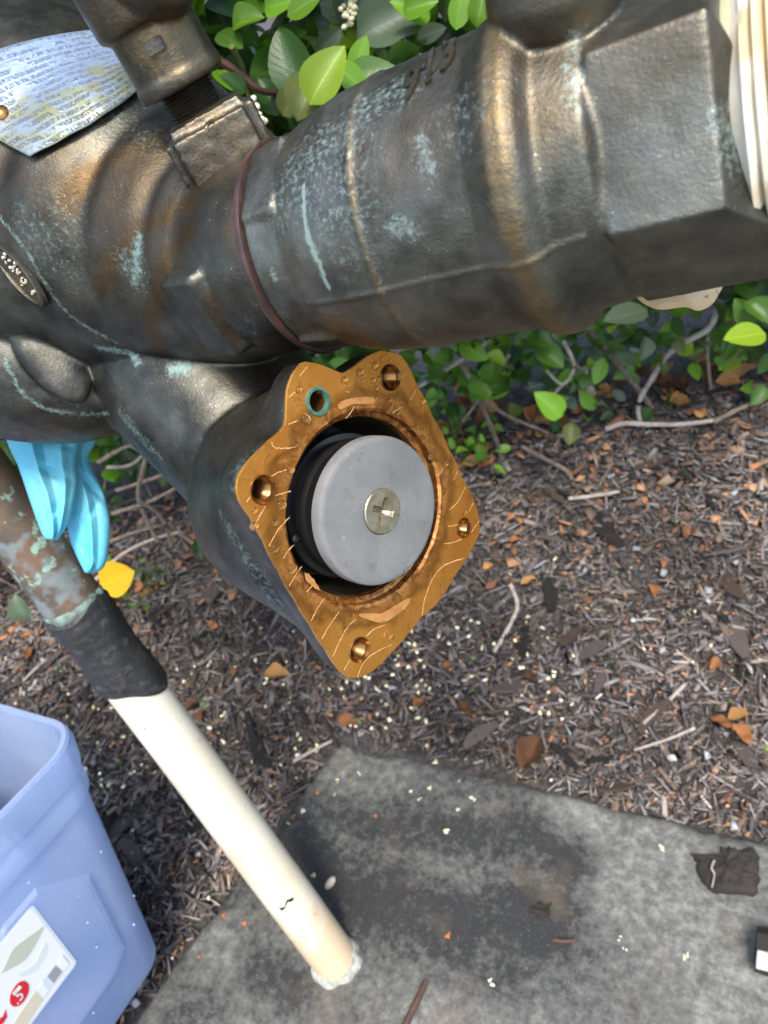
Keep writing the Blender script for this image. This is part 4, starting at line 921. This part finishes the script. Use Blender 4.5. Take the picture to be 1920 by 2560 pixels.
# the large leaves one can name along the top edge of the view (tip and base in display pixels)
BIG = [((600, 60), (655, 205), .52, 0, 1), ((790, 25), (690, 5), .56, 4, 0), ((905, 12), (770, 84), .52, 4, 2), ((738, 100), (668, 225), .47, 3, 1), ((790, 80), (762, 160), .50, 2, 0), ((860, 150), (745, 190), .5, 1, 1), ((690, 150), (640, 260), .49, 5, 2), ((620, 240), (690, 300), .52, 0, 0),
       ((940, 0), (870, 25), .49, 2, 1), ((1000, -30), (985, 65), .5, 2, 0), ((1045, -20), (1030, 60), .5, 2, 2), ((850, 0), (930, 40), .5, 2, 1), ((560, 30), (500, 60), .53, 2, 2), ((720, 130), (790, 200), .49, 2, 0), ((655, 175), (610, 250), .5, 5, 1), ((700, 230), (650, 285), .5, 1, 2), ((630, 0), (570, 20), .51, 2, 1), ((500, 190), (470, 150), .54, 2, 0), ((690, -10), (620, 35), .5, 2, 0), ((735, 65), (690, 110), .54, 4, 1), ((480, 160), (530, 200), .50, 0, 1), ((520, 100), (470, 70), .54, 1, 0), ((560, 170), (600, 250), .56, 0, 2), ((900, 100), (840, 130), .55, 1, 1), ((960, 60), (900, 85), .54, 4, 0),
       ((1570, 730), (1655, 720), .78, 3, 0), ((1590, 650), (1630, 700), .82, 1, 1), ((1660, 690), (1610, 650), .8, 1, 2), ((1310, 690), (1400, 670), .84, 4, 0), ((1215, 790), (1160, 745), .98, 1, 1), ((1050, 775), (990, 740), .95, 2, 0), ((1160, 850), (1215, 900), .98, 2, 1), ((1060, 850), (1010, 830), 1.0, 1, 0), ((1190, 740), (1120, 720), .96, 1, 2),
       ((435, 1205), (430, 1165), .9, 0, 1), ((40, 985), (0, 1010), .6, 2, 0), ((10, 1030), (60, 1060), .62, 3, 1), ((30, 1290), (60, 1340), .9, 4, 2), ((200, 20), (130, -10), .55, 2, 0), ((160, -5), (210, 40), .56, 1, 1), ((0, -20), (60, 5), .55, 1, 0)]
named = []
for a, b, z, mi, k_ in BIG:
    A, B = PD(*a, z), PD(*b, z+.012); named.append((B, A-B, nrm(nrm(CAMP-A)*.8+UP*.4+rng.normal(0, .22, 3)), float(np.linalg.norm(A-B))*1.05, mi, k_, -1.))
def score(c_):
    pj = PROJ(c_[0]); inn_ = (-40 < pj[0] < 1960) and (-40 < pj[1] < 1600)
    return (c_[3]/pj[2]*(1-2.2*max(0, c_[6]))) if inn_ and not blocked(c_[0]) else -1
sc = np.array([score(c_) for c_ in cand]); ordr = np.argsort(-sc); top = set(ordr[:300-len(named)].tolist())
for c_ in named+[cand[i] for i in top]:
    put('leaf', LV[c_[4]][c_[5]], orient(c_[0], c_[1], c_[2], c_[3]), hedge)
# the rest of the foliage, past counting
LVD = [leafmesh(Wd=.58+.1*k_, fold=.12+.14*k_, curl=.12+.16*k_, nl=6, nw=4, wave=.03*k_, base=(.45, .52, .40)[k_]) for k_ in range(3)]
rest = [c_ for i, c_ in enumerate(cand) if i not in top]; V = []; Fc = []; MI = []; UVL = []; k0 = 0
for p, yd, nn_, s_, mi, k_, q in rest:
    v, f, uv = LVD[k_]; Mx = np.array(orient(p, yd, nn_, s_)); V.append(v@Mx[:3, :3].T+Mx[:3, 3]); Fc.extend([[i+k0 for i in g_] for g_ in f]); MI.extend([mi]*len(f)); UVL.extend(uv[i] for g_ in f for i in g_); k0 += len(v)
fo = mk('foliage', np.concatenate(V), Fc, LM, hedge); tag(fo, None, None, None, 'stuff'); fo.data.polygons.foreach_set('material_index', MI)
ul = fo.data.uv_layers.new(name='UVMap'); ul.data.foreach_set('uv', np.array(UVL).ravel())
# branches
def br_px(pts, r0, r1, mat=M_TWIG): return mk('branch', *tube([PD(u, v, z) for u, v, z in pts], r0, r1, 7, None, .25), mat, hedge)
for pts, r0, r1, mt in [
    ([(1550, 660, 1.0), (1530, 710, 1.02), (1455, 755, 1.05), (1410, 815, 1.09), (1378, 880, 1.13), (1395, 945, 1.16)], .0045, .0035, M_TWIGP),
    ([(1255, 690, 1.0), (1300, 745, 1.05), (1370, 830, 1.12), (1425, 905, 1.18)], .0050, .0040, M_TWIG), ([(1530, 700, 1.02), (1528, 760, 1.04), (1535, 840, 1.09)], .003, .002, M_TWIG),
    ([(1050, 740, .98), (985, 785, 1.0), (905, 835, 1.03)], .0034, .0025, M_TWIGP), ([(1000, 790, 1.0), (1030, 850, 1.05), (1075, 960, 1.15), (1090, 1020, 1.2)], .0042, .0034, M_TWIG), ([(1100, 765, 1.0), (1040, 855, 1.04), (1000, 910, 1.08)], .003, .002, M_TWIG),
    ([(1040, 860, 1.05), (1100, 900, 1.1), (1185, 935, 1.16)], .0028, .002, M_TWIG), ([(1215, 735, 1.), (1240, 790, 1.02), (1215, 830, 1.05), (1180, 800, 1.03)], .0030, .0020, M_TWIGP), ([(1190, 770, 1.02), (1160, 765, 1.01)], .003, .002, M_TWIGP), ([(1215, 830, 1.05), (1180, 870, 1.08)], .0026, .002, M_TWIGP),
    ([(1060, 690, .99), (1160, 730, 1.02), (1260, 800, 1.06)], .003, .002, M_TWIG), ([(470, 130, .53), (520, 160, .54), (560, 195, .55), (610, 200, .57)], .0030, .0022, M_TWIGR), ([(500, 100, .52), (525, 150, .54), (540, 230, .56)], .0022, .0015, LM[5]),
    ([(210, 1000, .95), (300, 960, .97), (400, 1010, 1.0), (440, 1060, 1.02)], .003, .002, M_TWIG), ([(330, 930, .92), (310, 1010, .96), (300, 1080, 1.0), (340, 1170, 1.04)], .0035, .003, M_TWIG), ([(240, 1110, 1.0), (330, 1080, 1.01), (440, 1020, 1.02)], .003, .002, M_TWIG),
    ([(250, 1060, 1.0), (340, 1030, 1.01), (430, 990, 1.02), (480, 980, 1.02)], .0028, .002, M_TWIG), ([(215, 1180, 1.04), (290, 1150, 1.05), (370, 1130, 1.06)], .003, .002, M_TWIG), ([(200, 1260, 1.04), (260, 1200, 1.05), (330, 1165, 1.06), (385, 1150, 1.07)], .003, .002, M_TWIGP), ([(300, 1080, 1.0), (350, 1120, 1.04), (370, 1180, 1.08)], .0035, .003, M_TWIG), ([(280, 960, .95), (360, 1000, .98), (450, 990, 1.0)], .003, .002, M_TWIG), ([(230, 1010, .98), (290, 1000, 1.), (350, 930, 1.)], .0026, .002, M_TWIGP), ([(370, 1140, 1.08), (430, 1180, 1.1), (490, 1190, 1.12)], .003, .002, M_TWIG)]:
    br_px(pts, r0, r1, mt)
tw = []
for i in range(240):
    e, h = random.uniform(-1.4, 1.1), random.uniform(.0, .9); q = random.uniform(.03, .28); a = hpos(e, h, q); dv = nrm(rng.normal(0, 1, 3)+UP*.8)*random.uniform(.06, .2)
    tw.append(tube([a, a+dv*.5+rng.normal(0, .012, 3), a+dv], random.uniform(.0012, .0035), .001, 5, 6))
for i in range(90):
    e = random.uniform(-.95, .15); a = hpos(e, random.uniform(.0, .1), random.uniform(-.02, .15)); dv = nrm(rng.normal(0, 1, 3)*[1, .6, .7]+UP*.5)*random.uniform(.06, .18)
    tw.append(tube([a, a+dv*.5+rng.normal(0, .015, 3), a+dv], random.uniform(.0014, .003), .001, 5, 6))
tag(mk('twig_tangle', *join(tw), M_TWIG, hedge), None, None, None, 'stuff')
for cx, cy, z, n_, sp_, mt in ((552, 240, .50, 13, 12, M_PETALW), (566, 262, .50, 6, 8, M_PETALW), (757, 40, .54, 18, 14, M_PETAL), (762, 12, .54, 10, 12, M_PETAL), (146, 26, .5, 2, 5, M_PETALW)):
    fl_ = [ellipsoid(PD(cx+random.gauss(0, sp_*.55), cy+random.gauss(0, sp_), z+random.uniform(-.006, .006)), frame(rng.normal(0, 1, 3)), (.0019, .0019, .0024), 9, 6) for _ in range(n_)]
    mk('flower_cluster', *join(fl_), mt, hedge)

# small weeds at the hedge foot
def weed(name, u, v, n_, sp_, size, label, mats):
    b = gpoint(u, v); w_ = empty(name, b, label, 'weed')
    mk('stem', *join([tube([b+UP*0, b+np.array([random.uniform(-.01, .01), random.uniform(-.01, .01), .02]), b+np.array([random.gauss(0, sp_*.6), random.gauss(0, sp_*.6), .045])], .0012, .0008, 5, 6) for _ in range(7)]), LM[5], w_)
    for _ in range(n_):
        p = b+np.array([random.gauss(0, sp_), random.gauss(0, sp_), random.uniform(.012, .06)]); put('leaf', LV[random.choice(mats)][random.randrange(3)], orient(p, nrm(rng.normal(0, 1, 3)+UP*.3), nrm(UP+rng.normal(0, .5, 3)), size*random.uniform(.7, 1.3)), w_)
    return w_
weed('weed_plant', 1190, 1150, 34, .026, .021, 'small bright green weed beside the right edge of the brass flange', [1, 2, 2])
weed('weed_plant', 285, 1545, 26, .030, .022, 'low green weed growing below the yellow leaf', [1, 2, 1])
weed('weed_plant', 390, 1480, 20, .035, .016, 'thin dull green weed to the right of the yellow leaf', [4, 1, 5])
yl = leafdata('leaf_blade', M_YELLOW, Wd=.85, fold=.1, curl=.1); b = PD(215, 1262, 1.02); t_ = PD(288, 1235, 1.0)
tag(put('yellow_leaf', yl, orient(b, t_-b, nrm(CAMP-b), float(np.linalg.norm(t_-b))*1.0)), 'single bright yellow leaf below the blue glove', 'dead leaf')

# ------------------------------------------------------------------ mulch
def chips(n, region, L, Wd, H, cols, lift=(0, .008), tilt=.25, tow=None):
    e = rng.uniform(region[0], region[1], n); d = rng.uniform(region[2], region[3], n)
    x = HE[0]*e+HN[0]*d; y = HE[1]*e+HN[1]*d; ok = ~on_slab(x, y, .004); x, y = x[ok], y[ok]; n = len(x)
    z = terrain(x, y)+rng.uniform(*lift, n)
    l = rng.uniform(*L, n)*rng.uniform(.6, 1, n); w = rng.uniform(*Wd, n); h = rng.uniform(*H, n)
    bx = np.array([[sx, sy, sz] for sx in (-1, 1) for sy in (-1, 1) for sz in (-1, 1)], float)
    v = bx[None]*np.stack([l/2, w/2, h/2], -1)[:, None]*(1+rng.normal(0, .22, (n, 8, 3))); v[:, :, 2] += (rng.normal(0, .10, n)*l)[:, None]*(np.abs(bx[None, :, 0]))*bx[None, :, 0]
    v[:, :4, 1] *= rng.uniform(.25, 1, n)[:, None]
    ya = rng.uniform(0, np.pi*2, n); pi_ = rng.normal(0, tilt, n); ro = rng.normal(0, .6, n)
    cr_, sr_ = np.cos(ro)[:, None], np.sin(ro)[:, None]; v = np.stack([v[..., 0], v[..., 1]*cr_-v[..., 2]*sr_, v[..., 1]*sr_+v[..., 2]*cr_], -1)
    cp, sp2 = np.cos(pi_)[:, None], np.sin(pi_)[:, None]; v = np.stack([v[..., 0]*cp-v[..., 2]*sp2, v[..., 1], v[..., 0]*sp2+v[..., 2]*cp], -1)
    cy_, sy_ = np.cos(ya)[:, None], np.sin(ya)[:, None]; v = np.stack([v[..., 0]*cy_-v[..., 1]*sy_, v[..., 0]*sy_+v[..., 1]*cy_, v[..., 2]], -1)
    v += np.stack([x, y, z], -1)[:, None]
    cols = np.array(cols); col = (cols*1.35)[rng.integers(0, len(cols), n)]*rng.uniform(.65, 1.35, (n, 1))
    col = col*(1+.42*np.sin(x*13+2*np.sin(y*9))*np.sin(y*15+1.7*np.sin(x*8)))[:, None]
    q = np.array([[0, 1, 3, 2], [4, 6, 7, 5], [0, 4, 5, 1], [2, 3, 7, 6], [0, 2, 6, 4], [1, 5, 7, 3]]); f = (np.arange(n)[:, None, None]*8+q[None]).reshape(-1, 4)
    return v.reshape(-1, 3), f, np.repeat(np.concatenate([col, np.ones((n, 1))], 1), 8, 0)
def chipobj(name, sets):
    V = np.concatenate([s_[0] for s_ in sets]); k_ = 0; fs = []
    for s_ in sets: fs.append(s_[1]+k_); k_ += len(s_[0])
    Fa = np.concatenate(fs); me = bpy.data.meshes.new(name); me.vertices.add(len(V)); me.vertices.foreach_set('co', V.astype(np.float32).ravel())
    me.loops.add(Fa.size); me.loops.foreach_set('vertex_index', Fa.astype(np.int32).ravel()); me.polygons.add(len(Fa)); me.polygons.foreach_set('loop_start', np.arange(0, Fa.size, 4, dtype=np.int32)); me.polygons.foreach_set('loop_total', np.full(len(Fa), 4, np.int32)); me.update(); me.validate()
    at = me.attributes.new('Col', 'FLOAT_COLOR', 'POINT'); at.data.foreach_set('color', np.concatenate([s_[2] for s_ in sets]).astype(np.float32).ravel()); me.materials.append(M_CHIP)
    o = bpy.data.objects.new(name, me); COL.objects.link(o); WORLD[o] = Matrix(); return o
DK = [(.040, .034, .031), (.065, .054, .049), (.10, .085, .075), (.032, .029, .029), (.16, .135, .118), (.085, .075, .075), (.13, .118, .115), (.11, .08, .06)]
GY = [(.17, .15, .14), (.25, .22, .20), (.13, .115, .105), (.22, .17, .13), (.19, .185, .19)]
BR = [(.12, .072, .046), (.14, .08, .05), (.09, .055, .037), (.17, .115, .075)]
OR = [(.26, .11, .045), (.30, .16, .08), (.20, .09, .045), (.24, .09, .038)]
RG = (-1.35, 1.05, -.45, .72); RN = (-1.1, .85, -.2, .68)
mul = chipobj('mulch', [chips(21000, RG, (.012, .050), (.002, .0085), (.001, .004), DK), chips(17000, RN, (.006, .028), (.0008, .003), (.0008, .002), DK+GY[:3]), chips(5200, RN, (.010, .040), (.0010, .0035), (.001, .002), GY, (.003, .010)), chips(1300, RN, (.008, .026), (.003, .008), (.001, .003), BR, (.002, .008)),
      chips(16000, (-.85, .7, -.1, .55), (.004, .015), (.0006, .0020), (.0005, .0012), DK+GY[:3]+BR[:1], (.004, .011)), chips(650, (-1.0, .8, .48, .72), (.012, .030), (.008, .016), (.001, .002), BR+OR[:2], (.004, .012))])
tag(mul, 'shredded dark bark mulch covering the bed', 'mulch', None, 'stuff')
def bits(n, region, L, Wd, H, cols, lift=(.006, .012)): return chips(n, region, L, Wd, H, cols, lift, .4)
bit = chipobj('blossom_litter', [bits(800, RN, (.004, .008), (.002, .005), (.001, .003), OR), bits(420, (-.8, .8, -.1, .5), (.005, .010), (.003, .005), (.001, .004), OR), bits(300, (-.8, .8, -.2, .5), (.0035, .006), (.002, .004), (.0015, .003), [(.55, .50, .30), (.64, .60, .42), (.50, .42, .26)]), bits(170, (-.45, .3, .25, .42), (.005, .008), (.003, .005), (.002, .004), [(.74, .68, .42), (.78, .74, .55)]), bits(200, RN, (.006, .014), (.005, .010), (.002, .005), [(.26, .27, .285), (.32, .32, .32), (.22, .225, .24)]), bits(60, RN, (.006, .012), (.003, .006), (.001, .002), [(.08, .2, .03), (.15, .28, .04)])])
tag(bit, 'tiny fallen orange and cream blossoms scattered over the mulch', 'blossoms', None, 'stuff')
# countable larger pieces of bark
bvars = []
for k_ in range(6):
    v, f = box((0, 0, 0), np.eye(3), (1, .17+.07*(k_ % 3), .07), 0); bm = bmesh.new(); vs = [bm.verts.new(p_) for p_ in v]
    for q in f: bm.faces.new([vs[i] for i in q])
    bmesh.ops.subdivide_edges(bm, edges=[e_ for e_ in bm.edges if abs((e_.verts[0].co-e_.verts[1].co).x) > .5], cuts=6)
    for v_ in bm.verts:
        t = v_.co.x; v_.co.y *= (1-.5*t*t)*(1+.35*noise.noise(Vector((t*3, k_*7., v_.co.z*20)))); v_.co.z = v_.co.z*(1-.3*t*t)+.12*(1-t*t)*(k_ % 2)+.06*noise.noise(Vector((t*4, v_.co.y*9, k_*3.))); v_.co.y += .10*math.sin(t*2+k_)
    me = bpy.data.meshes.new('bark_chip'); bm.to_mesh(me); bm.free(); me.materials.append((M_BARK, M_BARK, simple('grey_bark_%s' % 'abcdef'[k_], (.15, .125, .11), .85, 0., bump=(200, .8, .002), var=(70, (.07, .055, .05, 1))), M_BARK, simple('brown_bark_%s' % 'abcdef'[k_], (.10, .06, .04), .85, 0., bump=(200, .8, .002), var=(60, (.05, .035, .03, 1))), M_BARK)[k_]); bvars.append(me)
PALE = {2: 'grey weathered splinter of bark lying in the mulch', 4: 'brown splinter of bark lying in the mulch'}
nb_ = 0
while nb_ < 170:
    e, d = random.uniform(-.95, .75), random.uniform(-.1, .62); x, y = HE*e+HN*d
    if on_slab(x, y, .02): continue
    k_ = random.randrange(6); s_ = random.uniform(.010, .034); p = np.array([x, y, float(terrain(x, y))+.010]); a = random.uniform(0, 6.28)
    o = put('bark_chip', bvars[k_], Matrix.Translation(Vector(p)) @ Matrix.Rotation(a, 4, 'Z') @ Matrix.Rotation(random.gauss(0, .2), 4, 'Y') @ Matrix.Rotation(random.gauss(0, .3), 4, 'X') @ Matrix.Scale(s_, 4))
    tag(o, PALE.get(k_, 'dark brown splinter of bark lying in the mulch'), 'bark chip', {2: 'grey bark splinters', 4: 'brown bark splinters'}.get(k_, 'dark bark splinters')); nb_ += 1
# fallen leaves
DL = [[leafdata('dead_leaf', DM[m_], Wd=.50+.1*k_, fold=.15+.45*k_, curl=.30-.55*k_, wave=.30) for k_ in range(3)] for m_ in range(3)]
def dead(u, v, s_, m_, label, group=None, k_=None, ya=None, lift=.012):
    p = gpoint(u, v, lift); a = random.uniform(0, 6.28) if ya is None else ya; yd = np.array([math.cos(a), math.sin(a), random.gauss(0, .15)])
    return tag(put('fallen_leaf', DL[m_][random.randrange(3) if k_ is None else k_], orient(p-nrm(yd)*s_*.5, yd, nrm(UP+rng.normal(0, .25, 3)-np.array([HN[0], HN[1], 0])*.25), s_)), label, 'dead leaf', group)
dead(878, 1812, .034, 0, 'orange dry leaf standing at the tip of the slab', None, 0, .3)
dead(1850, 1862, .032, 0, 'folded orange leaf lowest at the right above the slab', None, 1, 2.2, .02)
dead(1800, 1825, .030, 0, 'narrow orange leaf upright beside the dark hollow', None, 0, 2.6, .02)
dead(1325, 1905, .045, 2, 'curled brown leaf touching the upper edge of the slab', None, 2, 1.3)
dead(700, 1702, .042, 1, 'curled tan leaf on the mulch just below the brass flange', None, 1, .2)
dead(1850, 965, .055, 1, 'broad tan leaf under the hedge at the right edge', None, 0, .5, .03)
dead(1745, 930, .048, 1, 'curled golden leaf under the bent pale twig', None, 1, 1.6, .03)
dead(1860, 935, .040, 2, 'broad reddish leaf under the lime leaf at the right', None, 0, .9, .03)
for _ in range(95):
    u, v = random.uniform(1000, 1950), 0; v = random.gauss(1090-.27*(u-1000)+45, 45); m_ = random.choice([0, 1, 1, 2])
    dead(u, v, random.uniform(.018, .040), m_, ('dry orange leaf among the litter at the hedge foot', 'dry tan leaf among the litter at the hedge foot', 'dry brown leaf among the litter at the hedge foot')[m_], ('dry orange leaves at the hedge foot', 'dry tan leaves at the hedge foot', 'dry brown leaves at the hedge foot')[m_])
for _ in range(34):
    u, v = random.uniform(0, 1950), random.uniform(1300, 1850)
    if v < 1480-.3*u: continue
    p = gpoint(u, v)
    if on_slab(p[0], p[1], .01): continue
    m_ = random.choice([0, 0, 1, 2]); dead(u, v, random.uniform(.014, .026), m_, ('small orange leaf scrap out on the open mulch', 'small tan leaf scrap out on the open mulch', 'small brown leaf scrap out on the open mulch')[m_], ('orange leaf scraps on the mulch', 'tan leaf scraps on the mulch', 'brown leaf scraps on the mulch')[m_])
# blossoms that dropped on the slab
pm = None
for u, v, kind in [(900, 1937, 0), (845, 1952, 0), (837, 1990, 0), (757, 2030, 0), (720, 2060, 0), (1027, 1980, 1), (1050, 1998, 1), (1075, 1973, 0), (1150, 1953, 0), (1145, 2025, 0), (1182, 1998, 1), (735, 2042, 2), (793, 1985, 2), (878, 1950, 2), (940, 2040, 2), (1120, 2342, 2), (785, 2190, 0), (1090, 1908, 0), (614, 2310, 2), (1165, 1900, 0), (1550, 2350, 1), (1560, 2375, 1), (1715, 2397, 0), (1650, 2120, 0), (560, 2290, 2), (500, 2390, 2), (450, 2332, 0), (1115, 2078, 0), (1230, 2460, 1)]:
    p = gpoint(u, v, .0022)
    if pm is None:
        pm = []
        for mt in (M_PETAL, M_PETALW, M_ORANGEBIT):
            row = []
            for _ in range(5):
                vv, fc = join([ellipsoid(rng.normal(0, 1, 3)*[.42, .42, .12], frame(nrm(rng.normal(0, 1, 3))), (random.uniform(.15, .38), random.uniform(.12, .28), random.uniform(.3, .7)), 7, 5) for _ in range(random.randint(2, 5))])
                me = bpy.data.meshes.new('blossom'); me.from_pydata(vv.tolist(), [], fc); me.materials.append(mt); me.polygons.foreach_set('use_smooth', [True]*len(fc)); row.append(me)
            pm.append(row)
    s_ = random.uniform(.0024, .0044)
    tag(put('fallen_blossom', random.choice(pm[kind]), Matrix.Translation(Vector(p)) @ Matrix.Rotation(random.uniform(0, 6.28), 4, 'Z') @ Matrix.Scale(s_, 4)), ('tiny cream blossom dropped on the grey slab', 'tiny white bud dropped on the grey slab', 'tiny orange petal dropped on the grey slab')[kind], 'blossom', ('cream blossoms on the slab', 'white buds on the slab', 'orange petals on the slab')[kind])
# twigs lying on the bed
def lay(name, pts, r0, r1, label, mat=M_TWIG, lift=.012): tag(mk(name, *tube([gpoint(u*K, v*K, lift) for u, v in pts], r0, r1, 7, None, .2), mat), label, 'twig')
lay('twig', [(1310, 950), (1350, 938), (1400, 940), (1470, 940), (1540, 932)], .0042, .0032, 'long pale twig lying below the bent branch', M_TWIGP, .02)
lay('twig', [(1130, 978), (1180, 1005), (1225, 1030), (1238, 1050)], .0036, .003, 'grey twig running down from the small green weed', M_TWIG)
lay('twig', [(1105, 1275), (1120, 1320), (1100, 1370), (1070, 1420)], .0034, .0028, 'pale curved twig right of the lower flange corner', M_TWIGP)
lay('twig', [(1230, 1090), (1280, 1085), (1340, 1075)], .0034, .002, 'short white crooked twig in the middle of the mulch', M_TWIGP)
lay('twig', [(1500, 1585), (1440, 1610), (1370, 1632)], .0022, .0014, 'thin tan stalk just above the slab edge', M_TWIGP)
lay('twig', [(1480, 1490), (1440, 1530), (1390, 1575)], .0028, .002, 'thin grey stalk above the middle of the slab edge', M_TWIGP)
lay('twig', [(1540, 935), (1600, 905), (1659, 880)], .004, .003, 'grey twig leaving the view at the right edge', M_TWIG, .02)
lay('twig', [(640, 1655), (700, 1622), (722, 1612)], .0026, .0016, 'grey stalk along the left edge of the slab tip', M_TWIGP)
lay('twig', [(700, 1560), (720, 1590), (735, 1625)], .0040, .0026, 'black twig by the orange leaf at the slab tip', M_BARK)
lay('twig', [(60, 1480), (95, 1445), (110, 1435)], .0024, .0012, 'straw stalk left of the black tape', M_TWIGP)
for u, v, s_, lb in ((1268, 985, .016, 'pale block shaped stone at the hedge foot'), (1262, 945, .012, 'small pale stone above the block shaped stone')):
    p = gpoint(u*K*1.13 if False else u*K, v*K*.0+v*K*.87, .012)
    tag(mk('pale_stone', *box(p, frame(nrm(rng.normal(0, 1, 3))), (s_, s_*.7, s_*.6), s_*.25), M_STONE), lb, 'stone')
